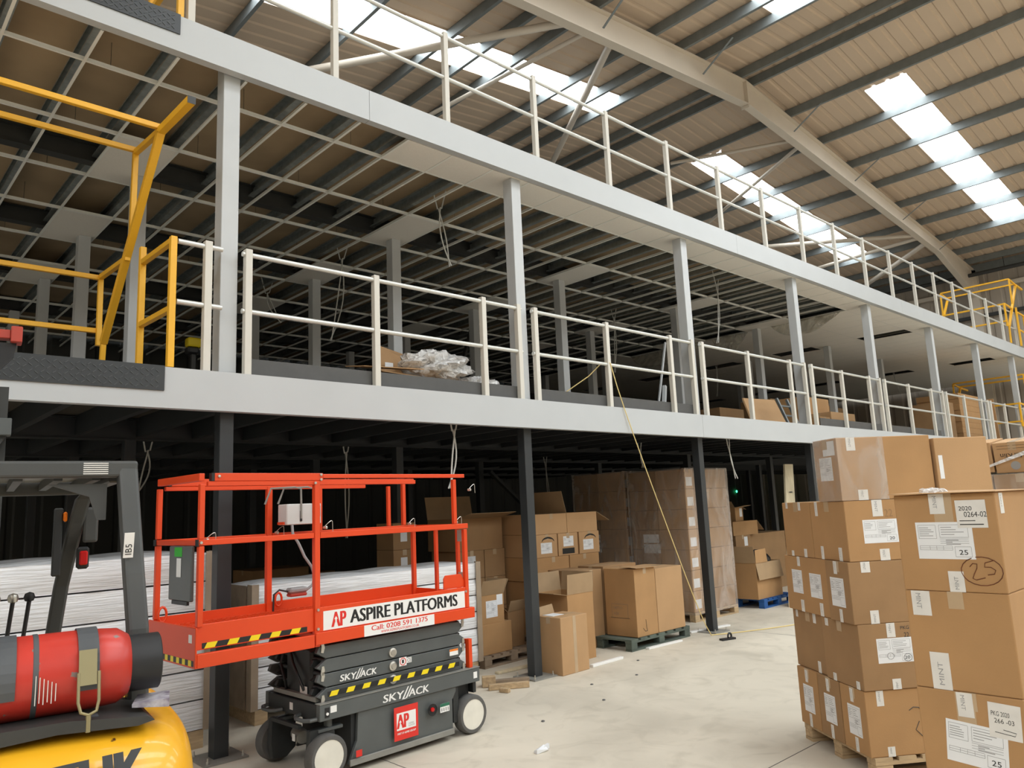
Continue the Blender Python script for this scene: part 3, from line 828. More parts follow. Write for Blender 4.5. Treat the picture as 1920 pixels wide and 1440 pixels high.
# rails: square tube
def sq(nm, p, q, s=.036, s2=None): return MB().bar(p, q, s, s2 or s).build(nm, RED, lift, bevel=.003)
for y in (.03, D - .03):
    sq('rail_post', (-2.235, y, 1.146), (-2.235, y, 1.645)); sq('rail_post', (-2.235, y, 1.69), (-2.235, y, 2.04), .034)
    sq('rail_post', (-1.40, y - (.0 if y < .4 else 0), .9), (-1.40, y, 2.05), .042)
    sq('rail_post', (-.085, y, 1.69), (-.085, y, 2.06), .034)
    sq('rail_post', (.02, y, .996), (.02, y, 1.64), .036)
    sq('mid_rail', (-2.255, y, 1.667), (-1.424, y, 1.667)); sq('mid_rail', (-1.376, y, 1.667), (.05, y, 1.667), .036, .042)
    sq('top_rail', (-2.16, y, 2.085), (-1.35, y, 2.085), .034, .052); sq('top_rail', (-1.35, y, 2.09), (.03, y, 2.09), .032, .03)
    sq('inner_top_rail', (-2.2, y, 2.042), (-.5, y, 2.042), .03, .03)
    MB().box(-2.262, -2.2555, y - .02, y + .02, 1.645, 1.688).build('rail_end_cap', M['black'], lift)
    MB().box(-2.18, -2.1605, y - .02, y + .02, 2.06, 2.112).build('rail_end_cap', M['black'], lift)
for yo in (.03, D - .03): sq('rail_post', (-.25, D - .03, 1.69), (-.25, D - .03, 2.04), .03) if yo > .4 else None
sq('cross_rail', (-2.235, .055, 1.667), (-2.235, D - .055, 1.667)); sq('cross_rail', (-2.235, .03, 2.085), (-2.235, D - .03, 2.085), .036, .05)
sq('cross_rail', (.03, .06, 1.667), (.03, D - .06, 1.667)); sq('gate_post', (.03, .42, 1.0), (.03, .42, 1.64), .03)
sq('gate_post', (.03, .13, 1.0), (.03, .13, 1.64), .03)
# gate hinges, fold-down bracket, lifting eyes
for z in (1.59, 1.24):
    MB().box(.0, .006, .045, .1, z - .05, z + .045).build('gate_hinge', M['steel'], lift)
MB().prism([(-.22, 1.165), (.0, 1.165), (.0, 1.22), (-.03, 1.275), (-.2, 1.275), (-.22, 1.25)], (0, .03, 0), (1, 0, 0), (0, 0, 1), -.012).build('fold_bracket', RED, lift, bevel=.002)
for x, y in ((-2.22, .66), (-1.33, .70)):
    MB().tube([(x + .035 * math.sin(a) * .8, y, 1.13 + .05 - .05 * math.cos(a)) for a in [k * 2 * PI / 14 for k in range(15)]], .009, 8).build('lashing_eye', RED, lift, smooth=True)
# locking pins on wire loops
for x, y, z in ((-2.2, .05, 1.69), (-1.35, .012, 1.73), (-.06, .06, 1.71), (-.06, D - .06, 1.71), (-1.36, D - .06, 1.70), (.05, .0, 1.98)):
    t = MB().tube([(x + .01 * k + .02 * math.sin(k * .5), y - .02, z + .045 * math.sin(k * PI / 8) - .002 * k * k * .3) for k in range(9)], .0025, 5).build('pin_lanyard', M['steel'], lift, smooth=True)
    MB().lathe([(.0, 0), (.011, .003), (.011, .03), (0, .033)], 10, (x, y, z - .01), (.3, -1, 0)).build('lock_pin', M['steel'], t, smooth=True)
b = MB()
for x, y, z in ((-2.24, .012, 1.667), (-1.4, .006, 1.15), (-1.4, .006, 1.02), (.0, .012, 1.13), (-2.13, .012, 2.09), (-1.37, .012, 2.10), (-1.37, .012, 2.065), (-1.42, .006, 2.04)):
    b.lathe([(.0, 0), (.011, .001), (.009, .008), (0, .009)], 10, (x, y, z), (0, -1, 0))
b.build('rail_bolts', M['steel'], lift)
# manual box on the front rail, control box with hoop guards, cable and plug
mb_ = MB().box(-2.278, -2.254, .07, .42, 1.30, 1.648).build('manual_box', GR, lift, bevel=.006)
f_ = Fr((-2.2785, .42, 1.30), (0, -1, 0), (0, 0, 1))
plate(MB(), f_, .09, .21, .28, .34, 0, .001).build('green_sticker', M['green'], mb_)
plate(MB(), f_, .13, .20, .15, .27, 0.0012, .002).build('paper_tag', M['sticker'], mb_)
MB().box(-2.275, -2.258, .13, .37, 1.275, 1.299).build('box_latch', M['black'], mb_)
cb = MB().box(-1.36, -1.06, .52, .66, 1.745, 1.905).build('control_box', M['ctrl'], lift, bevel=.006)
hp = MB()
for x in (-1.24, -1.13):
    hp.tube([(x, .515, 1.79), (x, .515, 1.92), (x, .52, 2.02), (x - .04, .54, 2.035), (x - .2, .62, 2.03), (x - .24, .64, 1.91)], .008, 8)
hp.build('hoop_guard', M['greytop'], cb, smooth=True)
b = MB()
for x in (-1.24, -1.13): plate(b, Fr((0, .5195, 0), (1, 0, 0), (0, 0, 1)), x - .008, x + .008, 1.77, 1.85, 0, .006)
b.build('guard_foot', M['black'], cb)
plate(MB(), Fr((0, .5195, 0), (1, 0, 0), (0, 0, 1)), -1.09, -1.07, 1.80, 1.885, 0, .001).build('warning_sticker', M['inkred'], cb)
MB().box(-1.375, -1.362, .55, .64, 1.75, 1.77).build('box_bracket', RED, cb)
sq('rail_post', (-1.02, .60, 1.69), (-1.02, .60, 2.03), .026)
MB().tube([(-1.31, .53, 1.745), (-1.31, .52, 1.68), (-1.27, .5, 1.6), (-1.22, .5, 1.5), (-1.16, .5, 1.42), (-1.13, .5, 1.34), (-1.15, .5, 1.28), (-1.2, .5, 1.25)], .011, 8).build('control_cable', M['inkgrey'], lift, smooth=True)
pl = MB().box(-1.36, -1.21, .46, .54, 1.235, 1.275).build('plug_connector', M['inkgrey'], lift, bevel=.012)
MB().box(-1.355, -1.215, .463, .537, 1.21, 1.2345).build('plug_body', M['maskred'], pl, bevel=.008)
MB().tube([(-1.36, .5, 1.25), (-1.43, .5, 1.27), (-1.475, .5, 1.24), (-1.48, .5, 1.12)], .007, 8).build('power_cable', M['black'], lift, smooth=True)
# --- lettering and stickers on the near side
def lsub(y): return Fr((0, y, 0), (1, 0, 0), (0, 0, 1))
st = plate(MB(), lsub(.0118), -1.355, -.015, 1.003, 1.135, 0, .001).build('company_sticker', M['sticker'], lift)
put_text(MB(), lsub(.0118), 'ASPIRE PLATFORMS', -1.13, 1.026, 1.03, .092, .0014, .75).build('lettering', M['inkblack'], st)
ap = MB(); put_text(ap, lsub(.0118), 'AP', -1.285, 1.018, .115, .102, .0014, .75); ap.build('logo', M['inkred'], st)
ar = MB().prism([(-1.258, 1.03), (-1.246, 1.03), (-1.246, 1.07), (-1.238, 1.07), (-1.252, 1.09), (-1.266, 1.07), (-1.258, 1.07)], (0, .0118 - .0016, 0), (1, 0, 0), (0, 0, 1), .0004).build('logo_arrow', M['sticker'], st)
ca = plate(MB(), lsub(-.0002), -1.02, -.355, .9125, .992, 0, .001).build('phone_sticker', M['sticker'], lift)
k = MB(); put_text(k, lsub(-.0002), 'Call: 0208 591 1375', -.955, .948, .53, .036, .0014, .5); put_text(k, lsub(-.0002), 'WWW.ASPIREPLATFORMS.CO.UK', -.87, .921, .36, .018, .0014, .3)
k.build('phone_lettering', M['inkred'], ca)
def hazard(u0, u1, v0, v1, y, n, nm='hazard_tape', slope=.0):
    o = plate(MB(), lsub(y), u0, u1, v0, v1, 0, .001).build(nm, M['inkblack'], lift)
    st_ = (u1 - u0) / n
    for i in range(n): plate(MB(), lsub(y), u0 + i * st_ + st_ * .1, u0 + i * st_ + st_ * .56, v0, v1, .001, .0016, .55).build('yellow_stripe', M['hazy'], o)
    return o
hazard(-2.215, -1.475, 1.012, 1.046, .0258, 5)
hazard(-1.315, -.085, .548, .582, .0248, 9)
fz = plate(MB(), Fr((-2.2682, .66, .912), (0, -1, 0), (0, 0, 1)), 0, .64, 0, .035, 0, .001).build('front_hazard_tape', M['inkblack'], lift)
for i in range(7): plate(MB(), Fr((-2.2682, .66, .912), (0, -1, 0), (0, 0, 1)), .01 + i * .092, .055 + i * .092, 0, .035, .001, .0016).build('yellow_stripe', M['hazy'], fz)
plate(MB(), Fr((-2.2682, .10, 1.05), (0, -1, 0), (0, 0, 1)), 0, .05, 0, .05, 0, .001).build('front_sticker', M['sticker'], lift)
def skyjack(fr, u, v, wd, ht, par):
    k = MB(); put_text(k, fr, 'SKY', u, v, wd * .43, ht * .72, .0014, .6, .18); put_text(k, fr, 'ACK', u + wd * .545, v, wd * .45, ht * .72, .0014, .6, .18)
    for dx in (0, .07): k.prism([(u + wd * (.40 + dx) , v - ht * .12), (u + wd * (.445 + dx), v - ht * .05), (u + wd * (.56 + dx), v + ht * 1.02), (u + wd * (.535 + dx), v + ht * 1.02)], fr.p(0, 0, .0006), fr.ux, fr.uy, .0008)
    k.prism([(u + wd * .47, v - ht * .12), (u + wd * .49, v - ht * .03), (u + wd * .435, v - ht * .03), (u + wd * .41, v - ht * .10)], fr.p(0, 0, .0006), fr.ux, fr.uy, .0008)
    return k.build('maker_lettering', M['sticker'], par)
skyjack(lsub(.0245), -1.215, .632, .315, .062, lift)
skyjack(lsub(.0118), -.855, .415, .435, .075, lift)
s2 = plate(MB(), lsub(-.0003), -.765, -.54, .125, .362, 0, .001).build('red_logo_sticker', M['inkred'], lift)
k = plate(MB(), lsub(-.0003), -.742, -.562, .195, .318, .001, .0013).build('white_panel', M['sticker'], s2)
k = MB(); put_text(k, lsub(-.0003), 'AP', -.737, .208, .105, .098, .0017, .8); k.build('logo', M['inkred'], s2)
k = MB(); put_text(k, lsub(-.0003), 'ASPIRE', -.632, .222, .05, .012, .0017); put_text(k, lsub(-.0003), 'PLATFORMS', -.632, .206, .06, .012, .0017); k.build('logo_lettering', M['inkgrey'], s2)
k = MB(); put_text(k, lsub(-.0003), 'PART OF ASPIRE GROUP', -.737, .165, .17, .014, .0014, .4, .2); k.build('strap_line', M['sticker'], s2)
MB().prism([(-.715, .212), (-.705, .212), (-.705, .25), (-.698, .25), (-.71, .267), (-.722, .25), (-.715, .25)], (0, -.0024, 0), (1, 0, 0), (0, 0, 1), .0004).build('logo_arrow', M['sticker'], s2)
es = MB().lathe([(.045, -.001), (.045, .004), (.038, .004), (.036, .0005)], 28, (-.395, -.0002, .275), (0, -1, 0)).build('stop_button_well', M['black'], lift, smooth=True)
MB().lathe([(.036, .0006), (0, .0008)], 24, (-.395, -.0002, .275), (0, -1, 0)).build('well_floor', M['black'], es)
MB().lathe([(.014, .0), (.017, .012), (.014, .018), (0, .02)], 18, (-.405, -.001, .28), (0, -1, 0)).build('stop_button', M['lampred'], es, smooth=True)
g = plate(MB(), lsub(-.0003), -.32, -.225, .235, .30, 0, .001).build('instruction_sticker', M['sticker'], lift)
plate(MB(), lsub(-.0003), -.32, -.225, .277, .30, .001, .0014).build('sticker_header', M['dgreen'], g)
b = MB(); [plate(b, lsub(-.0003), -.31 + i * .022, -.298 + i * .022, .243, .268, .001, .0014) for i in range(4)]; b.build('sticker_print', M['inkgrey'], g)
c1 = plate(MB(), lsub(.0245), -.69, -.62, .645, .708, 0, .001).build('hand_warning_sticker', M['sticker'], lift)
MB().tube([lsub(.0245).p(-.655 + .026 * math.cos(a), .677 + .026 * math.sin(a), .0015) for a in [i * .33 for i in range(20)]] , .003, 5).build('warning_ring', M['inkred'], c1)
k = MB(); plate(k, lsub(.0245), -.664, -.646, .664, .69, .001, .0014); k.build('warning_symbol', M['inkblack'], c1)
c2 = plate(MB(), lsub(.0245), -.618, -.572, .66, .698, 0, .001).build('conformity_sticker', M['sticker'], lift)
put_text(MB(), lsub(.0245), 'CE', -.613, .666, .036, .026, .0014).build('lettering', M['inkblack'], c2)
c3 = plate(MB(), lsub(.0245), -.185, -.095, .640, .688, 0, .001).build('notice_sticker', M['sticker'], lift)
plate(MB(), lsub(.0245), -.185, -.095, .672, .688, .001, .0014).build('sticker_header', M['orange'], c3)
for u, v, w2, h2, m_ in ((-1.30, .44, .05, .045, 'sticker'), (.055, .425, .04, .05, 'sticker')):
    plate(MB(), lsub(.0118), u, u + w2, v, v + h2, 0, .001).build('small_sticker', M[m_], lift)
plate(MB(), lsub(-.0003), -1.10, -1.05, .10, .145, 0, .001).build('small_sticker', M['inkred'], lift)
lv = plate(MB(), lsub(.0118), -1.345, -1.31, .415, .48, 0, .003).build('switch_plate', M['black'], lift)
MB().lathe([(.01, 0), (.01, .006), (0, .007)], 14, (-1.328, .0088, .44), (0, -1, 0)).build('switch_button', M['sticker'], lv)

# ================================================================ FORKLIFT at lower left
HF = R(-8)
flt = thing('forklift', 'yellow gas forklift seen from behind, red gas bottle across its back', 'forklift', (.98, -2.70, 0), HF)
FG = M['fltgrey']
# local axes: x right, y forward, z up; (0,0) under the rear right corner of the overhead guard
# counterweight: a rounded yellow casting across the back
def counterweight():
    b = MB(); n = 9; rings = []
    prof = [(-.62, .30), (-.66, .60), (-.665, .88), (-.65, 1.01), (-.59, 1.10), (-.47, 1.15), (-.27, 1.165), (.0, 1.17), (.25, 1.17)]   # y, z up the back and over the top
    xs = [-1.14, -1.12, -1.04, -.92, -.60, -.45, -.30, -.04, .08, .135, .155]
    sh = [.26, .16, .07, .02, 0, 0, 0, .02, .07, .16, .26]
    for x, s in zip(xs, sh):
        rings.append([(x, y + s * (1 if y < .1 else -.2), .28 + (z - .28) * (1 - s * .42)) for y, z in prof])
    m = len(prof); vs = [p for r in rings for p in r]
    fs = [(i * m + j, (i + 1) * m + j, (i + 1) * m + j + 1, i * m + j + 1) for i in range(len(rings) - 1) for j in range(m - 1)]
    vs2 = []
    # close with flat sides, bottom and front
    for r in (rings[0], rings[-1]): vs2.append([(r[0][0], .25, .28), (r[0][0], .25, r[-1][2])])
    b.add(vs, fs)
    for k_, r in ((0, rings[0]), (1, rings[-1])):
        pts = r + [(r[0][0], .25, r[-1][2]), (r[0][0], .25, .28)]
        b.add(pts, [tuple(range(len(pts)))])
    b.add([rings[0][0], rings[-1][0], (rings[-1][0][0], .25, .28), (rings[0][0][0], .25, .28)], [(0, 1, 2, 3)])
    o = b.build('counterweight', M['fltyellow'], flt, smooth=False)
    bm = bmesh.new(); bm.from_mesh(o.data); bmesh.ops.remove_doubles(bm, verts=bm.verts, dist=1e-4); bmesh.ops.recalc_face_normals(bm, faces=bm.faces); bm.to_mesh(o.data); bm.free()
    o.data.polygons.foreach_set('use_smooth', [True] * len(o.data.polygons)); o.data.set_sharp_from_angle(angle=R(50))
    sd = o.modifiers.new('sub', 'SUBSURF'); sd.levels = 1; sd.render_levels = 2
    return o
cw = counterweight()
# lettering on the counterweight's back, worn scratches
fb = Fr((-.60, -.650, .985), (1, 0, 0), (0, .42, .91))
put_text(MB(), fb.sub(.30, .0, R(2)), 'TUK', 0, 0, .255, .12, .004, .9).build('lettering', M['blacksteel'], cw)
# body in front of the counterweight
MB().box(-1.02, .08, .26, .62, .45, 1.02).build('engine_hood', M['fltgrey'], flt, bevel=.03, seg=2)
MB().box(-1.02, .08, .63, 1.55, .18, .48).build('body_side', M['fltyellow'], flt, bevel=.03, seg=2)
MB().box(-.90, -.05, .55, .70, 1.03, 1.32).build('seat_back', M['black'], flt, bevel=.05, seg=3)
MB().box(-.90, -.05, .71, 1.1, .60, .72).build('seat', M['black'], flt, bevel=.04, seg=3)
MB().box(-1.0, .06, 1.4, 1.6, .49, .98).build('cowl', FG, flt, bevel=.03, seg=2)
for x, y, r_ in ((-.95, -.15, .24), (.03, -.15, .24), (-.98, 1.45, .3), (.06, 1.45, .3)):
    k = MB().lathe([(r_ * .55, -.11), (r_ * .92, -.11), (r_, -.08), (r_, .08), (r_ * .92, .11), (r_ * .55, .11)], 32, (x, y, r_ + .001), (1, 0, 0)).build('tyre', M['rubber'], flt, smooth=True)
    MB().lathe([(0, -.09), (r_ * .56, -.1), (r_ * .56, .1), (0, .09)], 24, (x, y, r_ + .001), (1, 0, 0)).build('wheel_rim', M['fltyellow'], k, smooth=True)
# overhead guard
def gpost(nm, pts, w_, d_):
    b = MB(); n = len(pts); vs = []
    for x, y, z in pts: vs += [(x - w_ / 2, y - d_ / 2, z), (x + w_ / 2, y - d_ / 2, z), (x + w_ / 2, y + d_ / 2, z), (x - w_ / 2, y + d_ / 2, z)]
    b.add(vs, [(4 * i + k, 4 * i + (k + 1) % 4, 4 * i + 4 + (k + 1) % 4, 4 * i + 4 + k) for i in range(n - 1) for k in range(4)] + [(0, 1, 2, 3), (4 * n - 4, 4 * n - 3, 4 * n - 2, 4 * n - 1)])
    return b.build(nm, FG, flt, bevel=.012, seg=2)
GT = 2.05
rp_ = gpost('guard_post', [(-.045, -.02, GT - .02), (-.022, -.12, 1.62), (-.008, -.16, 1.42), (0.0, -.17, 1.05)], .07, .085)
gpost('guard_post', [(-1.0, -.02, GT - .02), (-1.03, -.12, 1.62), (-1.05, -.17, 1.05)], .10, .085)
gpost('guard_post', [(-.05, 1.02, GT - .06), (-.085, 1.10, GT - .11), (-.105, 1.17, GT - .23), (-.145, 1.33, 1.5), (-.19, 1.50, .95)], .07, .06)
gpost('guard_post', [(-.92, 1.02, GT - .07), (-.94, 1.19, GT - .25), (-.97, 1.5, .95)], .07, .06)
rb = MB().box(-1.06, -.010, -.065, .03, GT - .062, GT).build('rear_guard_beam', FG, flt, bevel=.01, seg=2)
MB().box(-1.0, -.06, .95, 1.02, GT - .09, GT - .02).build('front_guard_beam', FG, flt, bevel=.01, seg=2)
for x in (-1.0, -.10): MB().box(x, x + .05, .031, .949, GT - .08, GT - .03).build('guard_side_beam', FG, flt, bevel=.006)
for i in range(7): MB().box(-.94 + i * .13, -.91 + i * .13, .031, .949, GT - .07, GT - .035).build('guard_bar', FG, flt)
MB().box(-.95, -.10, .04, .94, GT - .030, GT - .024).build('guard_roof_sheet', M['guardglass'], flt)
MB().prism([(0, 0), (-.2, 0), (-.06, -.05), (-.03, -.14), (0, -.14)], (-.11, -.01, GT - .086), (1, 0, 0), (0, 0, 1), -.02).build('guard_gusset', FG, flt)
k = MB(); f_ = Fr((-.20, -.0655, GT - .060), (1, 0, 0), (0, 0, 1))
for i in range(6): plate(k, f_, .0, .085, .008 + i * .008, .012 + i * .008, 0, .0008)
k.build('guard_notice', M['mint'], rb)
k = plate(MB(), Fr((-.066, -.158, 1.68), (1, .0, 0), (0, -.25, 1)), 0, .034, 0, .095, .004, .006).build('post_label', M['sticker'], rp_)
put_text(MB(), Fr((-.066, -.158, 1.68), (1, .0, 0), (0, -.25, 1)).sub(.028, .012, PI / 2), 'IB5', 0, 0, .04, .022, .0068, .02).build('label_print', M['inkblack'], k)
# light cluster on the front right post
lc = MB().box(-.075, -.005, 1.14, 1.165, 1.72, 1.90).build('lamp_bracket', M['fltgrey'], flt, bevel=.015, seg=2)
MB().box(-.10, -.045, 1.10, 1.155, 1.59, 1.70).build('rear_lamp_body', M['black'], flt, bevel=.01)
MB().box(-.09, -.053, 1.085, 1.0995, 1.61, 1.68).build('red_lens', M['lampred'], flt, bevel=.006)
MB().box(-.165, -.148, 1.13, 1.17, 1.83, 1.88).build('indicator_lens', M['lamporange'], flt, bevel=.006)
MB().box(-.205, -.165, 1.15, 1.19, 1.56, 1.90).build('lamp_plate', M['blacksteel'], flt, bevel=.006)
# steering wheel, column, hydraulic levers
MB().tube([(-.62 + .19 * math.cos(a), 1.18 + .10 * math.sin(a), 1.40 + .16 * math.sin(a)) for a in [i * 2 * PI / 28 for i in range(29)]], .02, 8).build('steering_wheel', M['black'], flt, smooth=True)
MB().bar((-.62, 1.18, 1.36), (-.62, 1.5, .9), .05, .05).build('steering_column', M['black'], flt)
for x in (-.46, -.385, -.315):
    k = MB().tube([(x, 1.45, .97), (x + .01, 1.36, 1.20), (x + .03, 1.3, 1.44)], .010, 8).build('lever', M['black'], flt, smooth=True)
    MB().lathe([(0, -.026), (.02, -.018), (.026, 0), (.02, .018), (0, .026)], 14, (x + .03, 1.3, 1.46)).build('lever_knob', M['black' if x > -.35 else 'steel'], k, smooth=True)
# gas bottle lying across the top of the counterweight, in its cradle
ax = Vector((1, 0, 0)); tz, ty = 1.325, -.34
tk = MB().lathe([(0, -1.0), (.06, -.99), (.11, -.95), (.127, -.88), (.130, -.62), (.130, -.2), (.127, -.13), (.123, -.08), (.10, -.045), (.065, -.03), (0, -.028)], 44, (-.02, ty, tz), ax).build('gas_bottle', M['tankred'], flt, smooth=True)
MB().lathe([(.1302, -.330), (.132, -.328), (.132, -.316), (.1302, -.314)], 44, (-.02, ty, tz), ax).build('weld_band', M['tankrub'], tk, smooth=True)
MB().lathe([(.07, -.05), (.094, -.045), (.094, .052), (.090, .055), (.086, .052), (.086, -.03)], 36, (-.02, ty, tz), ax).build('bottle_collar', M['black'], tk, smooth=True)
MB().lathe([(0, -.03), (.03, -.03), (.03, .03), (.018, .04), (0, .06)], 16, (-.02, ty, tz), ax).build('bottle_valve', M['brass'], tk, smooth=True)
for x, wd in ((-.455, .06), (-.225, .06)):
    b = MB(); pts = []
    for k in range(0, 19):
        a = R(200 - k * 12)
        pts.append((ty + .1325 * math.cos(a), tz + .1325 * math.sin(a)))
    for p, q in zip(pts[:-1], pts[1:]):
        b.hexa([(x, p[0], p[1]), (x + wd, p[0], p[1]), (x + wd, q[0], q[1]), (x, q[0], q[1]), (x, ty + (p[0] - ty) * 1.03, tz + (p[1] - tz) * 1.03), (x + wd, ty + (p[0] - ty) * 1.03, tz + (p[1] - tz) * 1.03), (x + wd, ty + (q[0] - ty) * 1.03, tz + (q[1] - tz) * 1.03), (x, ty + (q[0] - ty) * 1.03, tz + (q[1] - tz) * 1.03)])
    s_ = b.build('bottle_strap', M['tankrub'], flt)
    f_ = Fr((x + .0, ty - .140, tz - .02), (1, 0, 0), (0, .25, 1))
    if x > -.3:
        plate(MB(), f_, .0, .052, -.01, .10, .004, .012).build('strap_clasp', M['brass'], s_)
        MB().tube([f_.p(.0, .03, .01), f_.p(.0, -.06, .008), f_.p(.008, -.09, .004), f_.p(.03, -.10, .002), f_.p(.052, -.09, .004), f_.p(.058, -.06, .008), f_.p(.058, .03, .01)], .005, 8).build('clasp_loop', M['brass'], s_, smooth=True)
        MB().tube([f_.p(.03, -.10, .0), f_.p(.03, -.15, -.01)], .008, 8).build('clasp_bolt', M['brass'], s_)
    MB().box(x - .005, x + wd + .005, ty - .12, ty - .08, tz - .172, tz - .132).build('strap_lug', M['tankrub'], s_)
b = MB().prism([(-1.05, 1.125), (-.28, 1.165), (-.05, 1.15), (.0, 1.16), (-.02, 1.175), (-.25, 1.20), (-1.05, 1.20)], (0, ty - .17, 0), (1, 0, 0), (0, 0, 1), -.36)
b.build('bottle_cradle', M['darksteel'], flt)
k = MB(); f_ = Fr((-.62, ty - .13, tz + .07), (1, 0, 0), (0, .55, .83))
for i in range(6): plate(k, Fr((-.35, ty - .132, tz - .03), (0, -.05, 1), (-1, 0, 0)), -.04 + .006 * (i % 2), .05 - i * .006, -.01 - i * .011, -.0075 - i * .011, .0015, .0022)
k.build('bottle_print', M['mint'], tk)
pp = MB()
pp.hexa([(-.06, ty - .10, 1.195), (.05, ty - .13, 1.185), (.08, ty + .02, 1.19), (-.02, ty + .05, 1.198), (-.06, ty - .10, 1.205), (.05, ty - .13, 1.212), (.08, ty + .02, 1.21), (-.02, ty + .05, 1.206)])
tag(pp.build('crumpled_leaflet', M['leaflet']), 'crumpled printed leaflet tucked beneath the gas bottle on the forklift', 'leaflet')
bpy.data.objects['crumpled_leaflet'].matrix_world = Matrix.Translation((.98, -2.70, 0)) @ Matrix.Rotation(HF, 4, 'Z')
# mast with raised carriage and load backrest in front
for x in (-1.0, -.42): MB().box(x - .07, x, 1.70, 1.82, .12, 2.6).build('mast_channel', M['darksteel'], flt)
MB().box(-1.07, -.42, 1.70, 1.8, 2.0, 2.08).build('mast_cross_member', M['darksteel'], flt)
cr = MB().box(-1.0, -.43, 1.60, 1.68, 2.86, 2.91).build('backrest_top_bar', M['maskred'], flt, bevel=.004)
MB().box(-.43, -.375, 1.585, 1.695, 2.84, 2.93).build('backrest_end', M['maskred'], cr, bevel=.004)
MB().prism([(-.70, 2.84), (-.40, 2.84), (-.41, 2.76), (-.49, 2.66), (-.56, 2.635), (-.70, 2.62)], (0, 1.63, 0), (1, 0, 0), (0, 0, 1), -.04).build('carriage_hook', M['black'], cr)
MB().tube([(-.565, 1.60, 2.72), (-.565, 1.60, 2.35)], .014, 8).build('hydraulic_pipe', M['liftgrey'], flt)
MB().lathe([(.0, -.02), (.03, -.01), (.03, .01), (0, .02)], 12, (-.545, 1.58, 2.56), (0, 1, 0)).build('pipe_fitting', M['brass'], flt)
k = MB().box(-1.0, -.46, 1.60, 1.66, 2.33, 2.39).build('carriage_bar', M['liftgrey'], flt, bevel=.004)
MB().box(-.46, -.40, 1.59, 1.67, 2.315, 2.41).build('carriage_end', M['liftgrey'], k, bevel=.004)
MB().prism([(-.70, 2.325), (-.42, 2.315), (-.5, 2.18), (-.57, 2.12), (-.70, 2.10)], (0, 1.63, 0), (1, 0, 0), (0, 0, 1), -.03).build('carriage_gusset', M['darksteel'], k)
# ================================================================ CARTONS IN THE RIGHT FOREGROUND
# pallet of cartons standing askew to the building
AO = Vector((5.127, -3.703, 0)); AR = R(-35.5); ca_, sa_ = math.cos(AR), math.sin(AR)
def ap_(x, y, z): return (AO.x + ca_ * x - sa_ * y, AO.y + sa_ * x + ca_ * y, z)
G1 = 'cartons on the turned pallet'
pallet('wooden pallet under the askew carton stack on the right', ap_(.02, .0, 0), (1.1, .9), AR, 'wood', None, .12)
def A(label, x, y, z, size, m='card', **k): return carton(label, ap_(x, y, z), size, AR, G1, m, **k)
# bottom layer: three end-on boxes
for i, (y, d, lb) in enumerate(((.61, .285, 'farthest left'), (.315, .285, 'middle'), (.01, .295, 'nearest'))):
    t, f = A('taped carton in the bottom layer of the turned stack, %s of its three' % lb, .0, y, .121, (.55, d, .405), 'card' if i != 1 else 'card2')
    ship_label(t, f['L'], d * .26, .10, d * .5, .19, seed=i)
    mint_tape(t, f['L'], d * .42, .31, .035, .085); mint_tape(t, f['L'], d * .45, .0, .035, .09)
    if i == 2:
        mint_tape(t, f['F'], .08, .31, .05, .095); mint_tape(t, f['F'], .12, .0, .05, .06)
        handmark(t, f['F'], [[(.34 + .05 * math.cos(a), .25 + .04 * math.sin(a)) for a in (2.6, 1.8, 1, .2, -.6)], [(.36, .2), (.33, .15), (.38, .1)]], .0025, 'darksteel')
# fourth layer from the top
t, f = A('plain carton side in the second layer up of the turned stack, farther one', .02, .47, .529, (.52, .44, .415), 'card2'); mint_tape(t, f['L'], .30, .345, .04, .07); mint_tape(t, f['L'], .31, .0, .04, .08); mint_tape(t, f['L'], .05, .36, .03, .05)
t, f = A('carton with a ringed label and number 20 in the second layer up', .0, .0, .529, (.56, .455, .415), 'card2')
ship_label(t, f['F'], .12, .165, .255, .155, '20', ring=True, seed=3); mint_tape(t, f['F'], .2, .325, .06, .09); mint_tape(t, f['F'], .2, .0, .06, .065, True)
mint_tape(t, f['L'], .05, .36, .04, .05); mint_tape(t, f['L'], .09, .0, .04, .05); mint_tape(t, f['L'], .37, .0, .04, .05)
k = MB(); put_text(k, f['F'], 'PKG', .30, .37, .06, .022); put_text(k, f['F'], '22', .32, .32, .035, .03); k.build('pen_mark', M['darksteel'], t)
# third layer
t, f = A('carton with two paper labels on its long side in the middle layer', .0, .305, .945, (.52, .615, .40)); t['label'] = 'carton with two paper labels side by side, middle layer of the turned stack'
ship_label(t, f['L'], .10, .13, .15, .17, seed=4); ship_label(t, f['L'], .36, .12, .16, .17, seed=5)
mint_tape(t, f['L'], .20, .33, .04, .07); mint_tape(t, f['L'], .20, .0, .045, .085); mint_tape(t, f['L'], .47, .0, .045, .09)
t, f = A('carton with one paper label, near end of the middle layer', -.02, .0, .945, (.58, .29, .40), 'card2')
ship_label(t, f['L'], .05, .10, .165, .19, seed=6); mint_tape(t, f['L'], .11, .315, .04, .085); mint_tape(t, f['L'], .13, .0, .035, .085)
mint_tape(t, f['F'], .09, .33, .065, .07); mint_tape(t, f['F'], .12, .0, .06, .085, True)
